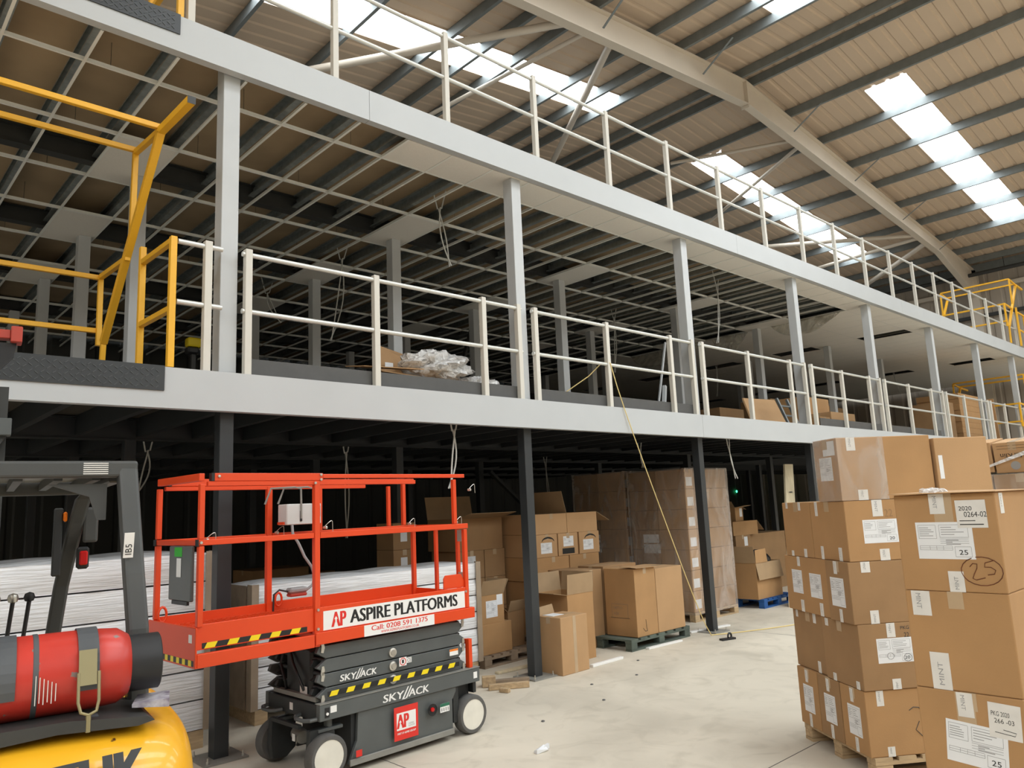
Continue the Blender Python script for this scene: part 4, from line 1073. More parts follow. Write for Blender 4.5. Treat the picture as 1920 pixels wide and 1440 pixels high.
# second layer
t, f = A('plain carton at the far left of the upper layer, small tapes along its edges', .0, .46, 1.347, (.52, .415, .40)); mint_tape(t, f['L'], .06, .355, .03, .045); mint_tape(t, f['L'], .25, .34, .035, .06); mint_tape(t, f['L'], .09, .0, .035, .04); mint_tape(t, f['L'], .28, .0, .04, .06)
t, f = A('carton with a number 20 label in the layer under the topmost box', .0, .0, 1.347, (.58, .452, .40))
ship_label(t, f['F'], .12, .115, .25, .155, '20', seed=8); mint_tape(t, f['F'], .20, .29, .075, .11); mint_tape(t, f['F'], .22, .0, .07, .075)
put_text(MB(), f['F'], '22', .285, .285, .06, .05).build('pen_mark', M['card2'], t)
mint_tape(t, f['L'], .07, .3, .035, .10); mint_tape(t, f['L'], .10, .0, .035, .09); mint_tape(t, f['L'], .33, .0, .04, .09)
# topmost
t, f = A('large carton wrapped in clear film, topmost on the turned stack', -.005, .0, 1.749, (.69, .30, .425), 'card')
MB().box(-.003, .34, -.0035, .303, .0, .427).build('clear_wrap', M['film'], t)
ship_label(t, f['L'], .06, .14, .16, .16, seed=9); ship_label(t, f['L'], .12, .31, .15, .10, seed=10, full=False)
mint_tape(t, f['F'], .07, .335, .065, .09); mint_tape(t, f['F'], .12, .0, .07, .07)
t, f = A('upright carton standing behind the topmost film-wrapped box', .70, -.02, 1.349, (.40, .35, .80), 'card3'); plate(MB(), f['F'], .02, .05, .52, .68, 0, .001).build('shipping_label', M['paper'], t)

# square stack in the near right corner, seen on its label side
G2 = 'large cartons stacked in the near right corner'
pallet('wooden pallet under the near right carton stack', (3.62, -6.0, 0), (1.2, 1.0), 0, 'wood', None, .14)
BX, BY = 3.6, -5.01
LAY = [(.141, .409), (.551, .412), (.964, .404), (1.369, .41)]
def B_(label, i, m='card', dx=0., dy=0.):
    z, h = LAY[i]; return carton(label, (BX + dx, BY + dy, z), (.62, .40, h), 0, G2, m)
t, f = B_('large carton at the bottom of the near right stack', 0)
t, f = B_('large carton with handwritten slip and number 25 label, third down in near right stack', 1, dx=-.005)
ship_label(t, f['L'], .09, .135, .225, .165, '25', R(-4.5), seed=11)
o = plate(MB(), f['L'].sub(.262, .255, R(-3)), 0, .115, 0, .135, 0, .0012).build('paper_slip', M['mint'], t)
g = f['L'].sub(.262, .255, R(-3))
k = MB(); put_text(k, g, 'PKG 2020', .01, .085, .065, .018, .0015); put_text(k, g, '266 -03', .02, .058, .07, .018, .0015); k.build('slip_handwriting', M['inkblack'], o)
handmark(o, g, [[(.02, .022), (.09, .018), (.095, .03), (.05, .035)]], .0012)
mint_tape(t, f['L'], .155, .315, .06, .096); plate(MB(), f['L'], .15, .22, .28, .411, .0001, .0006).build('clear_tape', M['tape'], t)
t, f = B_('plain large carton with two printed tapes, second from top in the near right stack', 2, dx=.0)
mint_tape(t, f['L'], .025, .30, .075, .103); mint_tape(t, f['L'], .07, .0, .075, .15, True)
t, f = B_('large carton marked 25 in a pen ring, top of the near right stack', 3, dx=.0, dy=.0)
ship_label(t, f['L'], .078, .135, .222, .155, '25', R(0), seed=12)
g = f['L'].sub(.247, .265, 0)
o = plate(MB(), g, 0, .115, 0, .115, .0012, .0018).build('paper_slip', M['mint'], t)
k = MB(); put_text(k, g, '2020', .012, .072, .05, .018, .0022); put_text(k, g, '0264-02', .03, .045, .085, .022, .0022); plate(k, g, .01, .1, .012, .016, .0018, .0022); plate(k, g, .01, .07, .028, .031, .0018, .0022); k.build('slip_handwriting', M['inkblack'], o)
mint_tape(t, f['L'], .145, .325, .06, .085); mint_tape(t, f['L'], .185, .0, .06, .085, True)
plate(MB(), f['L'], .16, .235, .29, .411, .0001, .0006).build('clear_tape', M['tape'], t)
handmark(t, f['L'], [[(.315 + .077 * math.cos(a), .088 + .058 * math.sin(a)) for a in [2.0 + .32 * i for i in range(20)]],
                     [(.272, .105), (.284, .119), (.30, .117), (.298, .10), (.285, .075), (.278, .058), (.29, .052), (.325, .062)],
                     [(.362, .132), (.33, .122), (.327, .105), (.35, .105), (.366, .093), (.36, .078), (.335, .074)]], .0017, 'rust')
mint_tape(t, f['F'], .05, .32, .05, .085)
MB().hexa([(-.02, -.01, .411), (.63, -.02, .411), (.63, .41, .418), (-.03, .41, .413), (-.02, -.01, .414), (.63, -.02, .414), (.63, .41, .423), (-.03, .41, .417)]).build('loose_lid', M['card3'], t)
b = MB(); q = random.Random(3)
for i in range(7): b.lathe([(0, -.02), (.02, -.012), (.026, .0), (.018, .012), (0, .018)], 7, (.05 + .02 * i, .27 + q.uniform(-.05, .05), .432 + q.uniform(0, .008)), (q.uniform(-1, 1), q.uniform(-1, 1), 1))
tag(b.build('torn_wrap', M['filmwhite']), 'torn scrap of clear wrap on the lid of the near right stack', 'plastic scrap').location = (BX, BY, 1.352)

# film-wrapped pallet of printed cartons farther behind
G3 = 'printed cartons on the film-wrapped pallet'
pallet('wooden pallet under the film-wrapped printed cartons', (7.5, -4.75, 0), (1.0, 1.2), 0, 'wood', None, .14)
n = 0
for zi in range(5):
    for j in range(3):
        n += 1; lb = ('lowest', 'second', 'third', 'fourth', 'fifth')[zi]
        carton('brown wrapped carton on the distant pallet, %s layer, %s along' % (lb, ORD[j]), (7.5, -3.96 - .395 * j, .141 + zi * .352), (.9, .385, .35), 0, 'wrapped cartons of the distant pallet', 'card2')
def airk(label, y, z, dx=.02):
    t, f = carton(label, (7.5 + dx, y, z), (.42, .29, .26), 0, G3, 'card3', rot=(0, R(-7), 0))
    k = MB(); g = f['L'].sub(.24, .165, PI); put_text(k, g, 'AirKlin', .02, .0, .17, .04, .001, .01)
    for u in (.03, .15): plate(k, f['L'], u, u + .1, .205, .207, 0, .001); plate(k, f['L'], u, u + .1, .23, .232, 0, .001)
    k.build('carton_print', M['inkblack'], t)
    k = MB().lathe([(0, 0), (.036, 0), (.036, .001), (0, .001)], 24, f['L'].p(.15, .06, .0), f['L'].n); k.build('printed_seal', M['inkgrey'], t)
    return t
airk('printed carton standing upside down on the distant wrapped pallet, left one', -3.98, 1.92)
airk('printed carton standing upside down on the distant wrapped pallet, middle one', -4.285, 1.91)
airk('printed carton standing upside down on the distant wrapped pallet, right one', -4.59, 1.91, .03)
wr = MB(); wr.box(7.485, 8.42, -4.78, -3.56, .15, 1.905)
tag(wr.build('stretch_wrap', M['film']), 'clear stretch wrap around the distant pallet of brown cartons', 'stretch wrap')
b = MB()
b.hexa([(7.478, -3.66, 2.08), (7.478, -3.87, 1.97), (7.49, -3.87, 1.97), (7.49, -3.66, 2.08), (7.478, -3.66, 2.10), (7.478, -3.87, 1.99), (7.49, -3.87, 1.99), (7.49, -3.66, 2.10)])
b.hexa([(7.478, -3.85, 1.93), (7.478, -4.4, 2.11), (7.49, -4.4, 2.11), (7.49, -3.85, 1.93), (7.478, -3.85, 1.945), (7.478, -4.4, 2.15), (7.49, -4.4, 2.15), (7.49, -3.85, 1.945)])
tag(b.build('wrap_tail', M['filmwhite']), 'twisted tail of clear wrap pulled across the upside-down printed cartons', 'stretch wrap')

# ================================================================ UNDER THE MEZZANINE
# two long packs of white wrapped boards
def board_pack(label, x0, x1, y0, y1, z0, z1, rows, gaps, edge_l, edge_r):
    t = thing('wrapped_board_stack', label, 'wrapped pallet', (x0, y0, 0), 0, 'long stacks of white wrapped boards')
    L_ = x1 - x0; D_ = y1 - y0
    for k in range(3):
        MB().box(.04 + k * (L_ - .2) / 2, .16 + k * (L_ - .2) / 2, 0, D_, .0005, z0 - .001).build('bearer', M['wood'], t)
    zs = [z0 + (z1 - z0) * i / rows for i in range(rows + 1)]
    for i in range(rows):
        b = MB(); nx = 26; nz = 4
        for (yy, s) in ((0, 1), (D_, -1)):
            vs = []; 
            for j in range(nz + 1):
                for k in range(nx + 1):
                    e = .006 * math.sin(k * 1.7 + i * 2 + j) + .012 * math.sin(j * PI / nz)
                    vs.append((L_ * k / nx, yy - s * e, zs[i] + .006 + (zs[i + 1] - zs[i] - .012) * j / nz))
            b.add(vs, [(j * (nx + 1) + k, j * (nx + 1) + k + 1, (j + 1) * (nx + 1) + k + 1, (j + 1) * (nx + 1) + k) for j in range(nz) for k in range(nx)])
        za, zb = zs[i] + .006, zs[i + 1] - .006
        b.add([(0, 0, za), (L_, 0, za), (L_, D_, za), (0, D_, za)], [(0, 1, 2, 3)])
        if i == rows - 1:
            vs = []; ny = 8
            for j in range(ny + 1):
                for k in range(nx + 1): vs.append((L_ * k / nx, D_ * j / ny, zb + (0 if j in (0, ny) or k in (0, nx) else .012 + .02 * abs(math.sin(k * .5) * math.sin(j * .9)))))
            b.add(vs, [(j * (nx + 1) + k, j * (nx + 1) + k + 1, (j + 1) * (nx + 1) + k + 1, (j + 1) * (nx + 1) + k) for j in range(ny) for k in range(nx)])
        else: b.add([(0, 0, zb), (L_, 0, zb), (L_, D_, zb), (0, D_, zb)], [(0, 1, 2, 3)])
        for xx in (0, L_): b.add([(xx, 0, za), (xx, D_, za), (xx, D_, zb), (xx, 0, zb)], [(0, 1, 2, 3)])
        o = b.build('board_layer', M['board'], t, smooth=True)
    for xx, on in ((0, edge_l), (L_, edge_r)):
        if on:
            s = 1 if xx == 0 else -1
            MB().box(xx - s * .012, xx + s * .055, -.030, -.022, z0, z1 + .01).box(xx - s * .012, xx - s * .004, -.022, .07, z0, z1 + .01).build('corner_board', M['edgecard'], t)
    if edge_l: MB().box(-.02, -.012, .08, D_, z0, z1).build('end_board', M['woodgrey'], t)
    return t
board_pack('tall stack of white wrapped boards behind the forklift', -.35, 2.56, .56, 1.75, .14, 1.545, 6, 0, False, True)
board_pack('long low stack of white wrapped boards behind the red lift', 3.03, 5.70, .82, 1.42, .13, 1.205, 6, 0, True, True)

# stack of brown cartons making a face, with cut hand holes
GF = 'brown cartons of the stack with a face'
fy = 1.3
pallet('wooden pallet under the stack of cartons that looks like a face', (7.12, fy, 0), (1.25, .8), 0, 'woodgrey', None, .14)
def F_(label, x, z, wd, h, m='card', **k): return carton(label, (x, fy, z), (wd, .7, h), 0, GF, m, **k)
F_('plain carton in the lowest row of the face stack, left', 7.12, .141, .62, .36); F_('plain carton in the lowest row of the face stack, right', 7.745, .141, .61, .36)
for x, wd, lb in ((7.14, .40, 'left'), (7.55, .40, 'middle'), (7.955, .40, 'right')):
    t, f = F_('small carton with a white label in the second row up of the face stack, %s' % lb, x, .502, wd, .318)
    ship_label(t, f['F'], .12, .05, .20, .12, seed=int(x * 10), full=False)
F_('plain carton in the third row up of the face stack, left', 7.12, .822, .61, .308); F_('plain carton in the third row up of the face stack, right', 7.745, .822, .605, .308)
def eye(f, u, v, r, smile=False):
    k = MB()
    if smile: plate(k, f, u - .12, u + .12, v, v + .075, -.002, .0015)
    else: k.prism([(u - r, v)] + [(u + r * math.cos(a), v + r * .55 * math.sin(a)) for a in [PI - i * PI / 10 for i in range(1, 10)]] + [(u + r, v), (u + r * .7, v + .03), (u, v + .045), (u - r * .7, v + .03)], f.p(0, 0, 0), f.ux, f.uy, .0015)
    return k
for i, (x, wd, lb) in enumerate(((7.12, .395, 'left eye'), (7.535, .39, 'smiling mouth'), (7.955, .42, 'right eye'))):
    t, f = F_('small carton whose cut hand hole makes the %s of the stacked face' % lb, x, 1.132, wd, .298, 'card3')
    if i == 1:
        ship_label(t, f['F'], .10, .12, .20, .135, seed=21); eye(f['F'], wd / 2, .02, .1, True).build('hand_hole', M['dark'], t)
    else:
        ship_label(t, f['F'], .08, .05, .21, .14, seed=22 + i); eye(f['F'], wd / 2 + .02, .20, .12).build('hand_hole', M['dark'], t)
F_('plain carton on top of the face stack, left', 7.12, 1.432, .60, .268, 'card3')
t, f = F_('carton with raised flaps on top of the face stack, right', 7.725, 1.432, .62, .268, 'card3', opened=True, flaps={'B': 62, 'R': -25, 'L': 75})

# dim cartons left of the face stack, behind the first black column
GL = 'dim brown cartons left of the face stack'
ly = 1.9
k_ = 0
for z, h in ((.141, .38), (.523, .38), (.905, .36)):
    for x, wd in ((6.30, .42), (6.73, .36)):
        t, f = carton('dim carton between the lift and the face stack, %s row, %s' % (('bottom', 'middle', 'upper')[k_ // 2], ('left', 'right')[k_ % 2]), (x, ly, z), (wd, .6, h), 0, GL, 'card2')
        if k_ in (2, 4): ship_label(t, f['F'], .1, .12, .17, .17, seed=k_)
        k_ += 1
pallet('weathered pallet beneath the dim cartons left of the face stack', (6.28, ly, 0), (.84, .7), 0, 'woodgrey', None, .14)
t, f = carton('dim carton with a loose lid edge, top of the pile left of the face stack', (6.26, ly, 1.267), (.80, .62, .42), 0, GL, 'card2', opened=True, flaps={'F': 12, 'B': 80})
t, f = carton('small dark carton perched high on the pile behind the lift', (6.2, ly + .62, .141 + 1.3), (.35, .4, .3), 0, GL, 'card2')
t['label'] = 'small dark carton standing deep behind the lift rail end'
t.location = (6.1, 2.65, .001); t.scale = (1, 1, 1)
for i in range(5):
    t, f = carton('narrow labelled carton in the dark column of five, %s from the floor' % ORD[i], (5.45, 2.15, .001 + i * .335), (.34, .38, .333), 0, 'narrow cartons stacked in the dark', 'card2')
    ship_label(t, f['F'], .11, .1, .10, .14, full=False)

# opened cartons on a pallet beside the white boards
pallet('weathered wooden pallet by the white boards, holding two opened cartons', (5.84, .92, 0), (1.0, .80), R(4), 'woodgrey', None, .13)
GO = 'opened cartons by the white boards'
t, f = carton('plain sturdy carton on the weathered pallet, carrying an opened one', (5.86, .98, .131), (.50, .40, .34), R(4), GO, 'card')
t, f = carton('opened carton with paper labels and raised flaps beside the white boards', (5.85, .99, .472), (.40, .36, .33), R(4), GO, 'card', opened=True, flaps={'F': 70, 'R': 60, 'L': 30, 'B': 75})
ship_label(t, f['F'], .1, .07, .19, .19, seed=31); plate(MB(), f['F'], .28, .38, .2, .32, 0, .001).build('small_label', M['paper'], t)
t, f = carton('smaller opened carton with a lifted flap behind the first black column', (6.40, 1.12, .131), (.28, .4, .42), R(4), GO, 'card2', opened=True, flaps={'F': 68, 'L': 40})

# tall cartons in front
t, f = carton('tall opened carton standing behind the taped one by the first black column', (6.63, .33, .001), (.46, .52, .765), R(1), 'tall cartons by the first black column', 'card', opened=True, flaps={'F': 86, 'L': 10, 'R': 82, 'B': 84})
t, f = carton('tall taped carton with a white label on its top, nearest the first black column', (6.10, -.055, .001), (.445, .36, .60), R(2), 'tall cartons by the first black column', 'card3')
plate(MB(), f['F'], .2, .25, 0, .60, 0, .0008).build('seam_tape', M['tape'], t)
MB().box(.06, .24, .16, .32, .601, .604).build('top_label', M['paper'], t)
MB().hexa([(.0, .32, .60), (.3, .355, .60), (.3, .36, .60), (.0, .325, .60), (.02, .34, .69), (.28, .37, .70), (.28, .375, .70), (.02, .345, .69)]).build('flap', M['cardin'], t)

# three big cartons on a green-grey pallet
pallet('dark green-grey pallet under three tall cartons', (7.56, .17, 0), (1.30, 1.0), R(2), 'palgreen', None, .14)
GP = 'tall cartons on the green-grey pallet'
t, f = carton('tall carton with a printed panel on its dark side, middle of the green-grey pallet', (7.73, .20, .141), (.435, .49, .83), R(1), GP, 'card')
plate(MB(), f['L'], .08, .38, .22, .225, 0, .001).build('printed_panel', M['darksteel'], t)
k = MB()
for v in (.22, .39): plate(k, f['L'], .10, .36, v, v + .004, 0, .001)
for u in (.10, .356): plate(k, f['L'], u, u + .004, .22, .394, 0, .001)
put_text(k, f['L'], 'NETTO', .13, .33, .14, .03); put_text(k, f['L'], 'KGS', .13, .26, .08, .03); k.build('side_print', M['woodgrey'], t)
handmark(t, f['F'], [[(.12, .1), (.16, .06), (.2, .06)], [(.18, .2), (.19, .1), (.2, .06)]], .003)
MB().hexa([(-.02, -.05, .842), (.435, -.04, .831), (.435, .2, .832), (-.03, .2, .86), (-.02, -.05, .847), (.435, -.04, .836), (.435, .2, .837), (-.03, .2, .865)]).build('top_flap', M['card3'], t)
t, f = carton('plain tall carton on the right of the green-grey pallet', (8.175, .208, .141), (.60, .6, .80), R(1), GP, 'card3')
t, f = carton('dark-sided tall carton at the left rear of the green-grey pallet', (7.31, .73, .001), (.415, .60, .965), R(0), GP, 'card2')
t['label'] = 'dark-sided tall carton standing left of the green-grey pallet'
t, f = carton('tall carton half hidden at the back of the green-grey pallet', (7.75, .72, .141), (.7, .44, .85), R(1), GP, 'card2')

# two head-high film-wrapped carton blocks
def wrapped_block(label, x, y, wd, d, h, labels=True, m='card2'):
    t = thing('wrapped_carton_pallet', label, 'wrapped pallet', (x, y, 0), 0, 'head-high film-wrapped pallets')
    for k in range(3): MB().box(.001, wd - .001, (0, d / 2 - .05, d - .1)[k], (.1, d / 2 + .05, d)[k], .0005, .018).build('bottom_board', M['wood'], t)
    for i in range(3):
        for k in range(3): MB().box((0, wd / 2 - .06, wd - .12)[i], (.12, wd / 2 + .06, wd)[i], (0, d / 2 - .05, d - .1)[k], (.1, d / 2 + .05, d)[k], .0185, .11).build('block', M['wood'], t)
    MB().box(0, wd, 0, d, .1105, .135).build('pallet_deck', M['wood'], t)
    n = 7; hh = (h - .14) / n
    for i in range(n):
        z = .136 + i * hh
        for (a, b_) in ((.02, .26), (.27, wd - .02)):
            MB().box(a, b_, .02, d / 2 - .003, z + .002, z + hh - .002).build('carton', M[m if a > .1 else 'card3'], t, bevel=.006)
            MB().box(a, b_, d / 2 + .003, d - .02, z + .002, z + hh - .002).build('carton', M[m], t, bevel=.006)
    b = MB()
    for i in range(n):
        z = .136 + i * hh
        plate(b, Fr((0, .0195, 0), (1, 0, 0), (0, 0, 1)), .06, .22, z + .05, z + hh * .6, 0, .001)
    b.build('carton_labels', M['paper'], t)['kind'] = 'stuff'
    plate(MB(), Fr((.0195, d * .78, 1.0), (0, -1, 0), (0, 0, 1)), 0, .32, 0, .14, 0, .001).build('wrap_label', M['paper'], t); plate(MB(), Fr((.0195, d * .78, 1.16), (0, -1, 0), (0, 0, 1)), 0, .30, 0, .13, 0, .001).build('wrap_label', M['paper'], t)
    b = MB(); q = random.Random(int(x * 7 + y * 3)); nz = 14; nn = 10
    ring = [(wd * k / nn, 0, 0, -1) for k in range(nn)] + [(wd, d * k / nn, 1, 0) for k in range(nn)] + [(wd - wd * k / nn, d, 0, 1) for k in range(nn)] + [(0, d - d * k / nn, -1, 0) for k in range(nn)]
    m_ = len(ring); vs = []
    for j in range(nz + 1):
        for k, (px, py, nx, ny) in enumerate(ring):
            e = .004 + q.uniform(0, .007)
            vs.append((px + nx * e, py + ny * e, .10 + (h + .012 - .10) * j / nz))
    b.add(vs, [(j * m_ + k, j * m_ + (k + 1) % m_, (j + 1) * m_ + (k + 1) % m_, (j + 1) * m_ + k) for j in range(nz) for k in range(m_)])
    b.add([(0, 0, h + .012), (wd, 0, h + .012), (wd, d, h + .012), (0, d, h + .012)], [(0, 1, 2, 3)])
    b.build('film_wrap', M['filmbrown'], t, smooth=True)
    return t
wrapped_block('head-high wrapped pallet of cartons, its lit end by the second black column', 9.86, .80, 1.2, 1.12, 2.28)
wrapped_block('dark head-high wrapped pallet of cartons, the one farther back', 9.86, 1.99, 1.2, 1.14, 2.31)

# clutter right of the wrapped blocks
GR_ = 'cartons right of the wrapped pallets'
pallet('blue pallet under the carton with a black bag', (11.62, .66, 0), (1.1, 1.0), R(2), 'palblue', None, .145)
t, f = carton('big opened carton holding a black plastic bag, on the blue pallet', (11.56, .72, .146), (.86, .55, .58), R(2), GR_, 'card', opened=True, flaps={'L': 82, 'F': -80, 'R': -70})
MB().hexa([(.0, -.008, .58), (.40, -.008, .58), (.40, .0, .58), (.0, .0, .58), (.02, -.0, .79), (.38, -.0, .80), (.38, .008, .80), (.02, .008, .79)]).build('raised_flap', M['card'], t)
b = MB(); vs = []; nu, nv = 20, 10; q = random.Random(5)
for i in range(nv + 1):
    for k in range(nu):
        a = 2 * PI * k / nu; ph = PI * i / nv; e = 1 + q.uniform(-.07, .07)
        vs.append((.34 * e * math.sin(ph) * math.cos(a), .20 * e * math.sin(ph) * math.sin(a), .20 * e * math.cos(ph)))
b.add(vs, [(i * nu + k, i * nu + (k + 1) % nu, (i + 1) * nu + (k + 1) % nu, (i + 1) * nu + k) for i in range(nv) for k in range(nu)])
o = tag(b.build('bin_bag', M['binbag'], smooth=True), 'shiny black plastic bag bulging from the carton on the blue pallet', 'plastic bag'); o.location = (12.12, 1.03, .70)
t, f = carton('carton on edge behind the bagged one, pale right half', (13.35, 1.9, .001), (1.5, .7, 1.10), 0, GR_, 'card2'); t['label'] = 'wide carton standing behind the black bag'
t, f = carton('brown carton low behind the lit wrapped pallet', (12.85, 1.75, .001), (.46, .8, .84), 0, GR_, 'card')
t, f = carton('dark carton with a small label above the low brown one', (12.8, 1.8, .842), (.52, .6, .26), 0, GR_, 'card2'); ship_label(t, f['F'], .3, .06, .12, .17, full=False)
t, f = carton('opened carton with a drooping flap, right of the wrapped pallets', (12.75, 1.8, 1.103), (.88, .6, .26), 0, GR_, 'card', opened=True, flaps={'R': -40, 'B': 30})
t, f = carton('small opened carton with splayed flaps at the top of the right-hand pile', (12.95, 1.85, 1.364), (.36, .45, .26), R(8), GR_, 'card', opened=True, flaps={'F': 10, 'R': -15, 'L': 40, 'B': 35}); plate(MB(), f['F'], .2, .32, .08, .24, 0, .001).build('paper_label', M['paper'], t)
t, f = carton('torn small carton scrap at the foot of the lit wrapped pallet', (11.12, .98, .001), (.2, .18, .24), R(15), GR_, 'card3', opened=True, flaps={'F': 80, 'R': 70})
o = MB().hexa([(-.19, 0, 0), (.19, 0, 0), (.19, .03, 0), (-.19, .03, 0), (.68, .30, 2.36), (.98, .30, 2.36), (.98, .33, 2.36), (.68, .33, 2.36)]).build('timber_plank', M['woodpale'])
tag(o, 'long pale timber board leaning upright beside the black column', 'plank'); o.location = (12.16, .40, .001)
plate(MB(), Fr((.60, .225, 1.85), (1, 0, 0), (0, .127, .99)), 0, .1, 0, .02, 0.005, .008).build('pencil_mark', M['darksteel'], o)
# dim cartons deep under the deck
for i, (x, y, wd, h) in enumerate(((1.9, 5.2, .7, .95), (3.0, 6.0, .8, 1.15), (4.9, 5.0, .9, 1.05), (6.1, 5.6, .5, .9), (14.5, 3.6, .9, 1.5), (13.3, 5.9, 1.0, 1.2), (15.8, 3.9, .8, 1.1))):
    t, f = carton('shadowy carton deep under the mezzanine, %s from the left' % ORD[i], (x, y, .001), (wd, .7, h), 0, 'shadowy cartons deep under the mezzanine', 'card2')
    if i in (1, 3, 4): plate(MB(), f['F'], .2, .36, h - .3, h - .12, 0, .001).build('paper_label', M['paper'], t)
tag(MB().lathe([(0, 0), (.05, 0), (.05, .02), (0, .03)], 12, (30.6, 12.36, 2.09), (0, -1, 0)).build('emergency_light', M['ledgreen']), 'small green light glowing deep under the mezzanine at the back', 'light')

# ================================================================ LOOSE THINGS ON THE SLAB
def stick(nm, label, p, q, w2, h2, m, cat, group=None): return tag(MB().bar(p, q, w2, h2).build(nm, M[m], bevel=.003), label, cat, group)
stick('wood_offcut', 'pale timber offcut lying nearest the first black column foot', (5.20, .12, .03), (5.55, -.10, .03), .055, .055, 'wood', 'timber offcut', 'timber offcuts by the first black column')
stick('wood_offcut', 'short block of timber below the long offcut', (5.23, -.02, .022), (5.26, -.12, .022), .05, .04, 'wood', 'timber offcut', 'timber offcuts by the first black column')
stick('wood_offcut', 'reddish timber offcut behind the pale one', (5.30, .32, .025), (5.72, .08, .025), .07, .045, 'woodgrey', 'timber offcut', 'timber offcuts by the first black column')
stick('wood_offcut', 'rough lump of timber against the end of the white boards', (5.25, .28, .055), (5.36, .20, .055), .09, .10, 'wood', 'timber offcut', 'timber offcuts by the first black column')
stick('timber_strip', 'long pale strip of timber lying behind the first black column', (5.75, .62, .014), (7.0, .60, .014), .07, .025, 'woodpale', 'timber strip')
stick('plastic_trim', 'white plastic strip on the floor beside the tall taped carton', (6.62, .0, .015), (7.18, .02, .015), .05, .028, 'sticker', 'plastic strip', 'white plastic strips on the floor')
stick('plastic_trim', 'white plastic strip on the floor before the green-grey pallet', (7.80, .12, .012), (8.48, .10, .012), .06, .022, 'sticker', 'plastic strip', 'white plastic strips on the floor')
stick('plastic_trim', 'white plastic strip behind the second black column foot', (9.05, .36, .012), (9.85, .24, .012), .07, .022, 'sticker', 'plastic strip', 'white plastic strips on the floor')
b = MB().bar((8.79, -.30, .012), (9.0, -.36, .012), .07, .022).tube([(8.93 + .04 * math.cos(a), -.34, .045 + .035 * math.sin(a)) for a in [i * PI / 5 for i in range(11)]], .013, 6)
tag(b.build('door_stop', M['black']), 'small black clip lying in front of the second black column', 'clip')
b = MB().hexa([(0, 0, 0), (.12, .0, 0), (.13, .05, 0), (.01, .04, 0), (.0, .0, .03), (.11, -.01, .012), (.13, .06, .03), (.02, .05, .012)]).hexa([(.06, .02, .01), (.16, .03, .0), (.17, .06, 0), (.07, .05, .01), (.06, .02, .02), (.16, .03, .035), (.17, .06, .03), (.07, .05, .02)])
o = tag(b.build('paper_scrap', M['paper']), 'crumpled white paper scrap alone on the concrete floor', 'paper scrap'); o.location = (4.11, -1.68, .001)
for i, (x, y) in enumerate(((5.6, -1.05), (6.0, -.55), (4.75, -1.1), (6.6, -.65), (7.2, -.2))):
    tag(MB().lathe([(0, 0), (.018, .003), (.012, .009), (0, .011)], 6, (x, y, .0005)).build('grit_crumb', M['kick']), 'dark crumb of grit on the open concrete, %s of a scattered few' % ORD[i], 'debris', 'crumbs of grit')

# yellow rope: over the rail, down to the slab and along it
def rope(pts, r=.007, nm='rope'): return MB().tube(pts, r, 6).build(nm, M['rope'], smooth=True)
pts = []
for i in range(15):
    s = i / 14; pts.append((7.32 + 1.72 * s ** 1.15, .02 - .10 * math.sin(s * 3), 3.535 * (1 - s) ** 1.22 + .009))
pts += [(9.12, -.02, .008), (9.3, -.12, .008), (9.55, -.22, .008), (9.95, -.37, .008), (10.4, -.5, .008), (11.2, -.72, .008)]
o = rope([(6.45, .55, LT + .01), (6.8, .42, LT + .16), (7.1, .2, LT + .40), (7.24, .10, LT + .56), (7.30, .03, LT + .57)] + pts)
tag(o, 'yellow rope hung over the first floor rail down to the concrete', 'rope')

# looped cables hanging from both ceilings
def cable(label, x, y, z, drop, spread=.09, sway=.0, group='looped cables hanging on the first floor', m='cable'):
    b = MB(); hi = .262 if z > 4 else .276
    top = [(x - spread * 1.4, y, z + hi), (x - spread * .4, y, z - .02)]
    lp = [(x + sway * s * s + spread * math.sin(PI * s) * .9, y + .02, z - drop * s) for s in [i / 8 for i in range(9)]]
    lq = [(x + sway * s * s - spread * math.sin(PI * s) * .5, y - .02, z - drop * s) for s in [i / 8 for i in range(9)]]
    b.tube(top + lp, .009, 6).tube([(x + spread * 1.4, y, z + hi), (x + spread * .4, y, z)] + lq, .009, 6)
    return tag(b.build('hanging_cable', M[m], smooth=True), label, 'cable', group)
for i, (x, y, dr, sw) in enumerate(((5.72, 1.36, .75, .15), (5.72, 3.8, 1.3, -.2), (5.6, 6.1, .5, .25), (11.95, 1.2, 1.1, -.15), (12.15, 3.8, 1.2, -.1), (19.5, 3.6, .8, -.3), (19.5, 6.0, .9, -.1), (26.2, 3.5, .6, .4))):
    cable('looped white cable hanging from the first floor ceiling, %s from the left' % ('third', 'second', 'first', 'fifth', 'fourth', 'seventh', 'sixth', 'eighth')[i], x, y, GZ - .0, dr, .08, sw)
GC = 'looped cables hanging under the mezzanine'
for i, (x, y, dr, sw) in enumerate(((5.0, .30, .62, -.08), (5.35, 3.1, 1.15, .0), (10.4, 4.3, 1.1, .1), (10.45, .35, .55, .15), (9.85, 1.6, .3, .05), (2.9, 3.4, .5, -.1))):
    cable('looped grey cable hanging under the mezzanine, %s' % ('right above the lift', 'behind the lift between its posts', 'deep behind the face stack', 'right of the second black column', 'over the wrapped pallets', 'over the front end of the lift')[i], x, y, LF - .02, dr, .06, sw, GC)
# ================================================================ THINGS ON THE FIRST FLOOR
FZ = LT - .0035
q = random.Random(11)
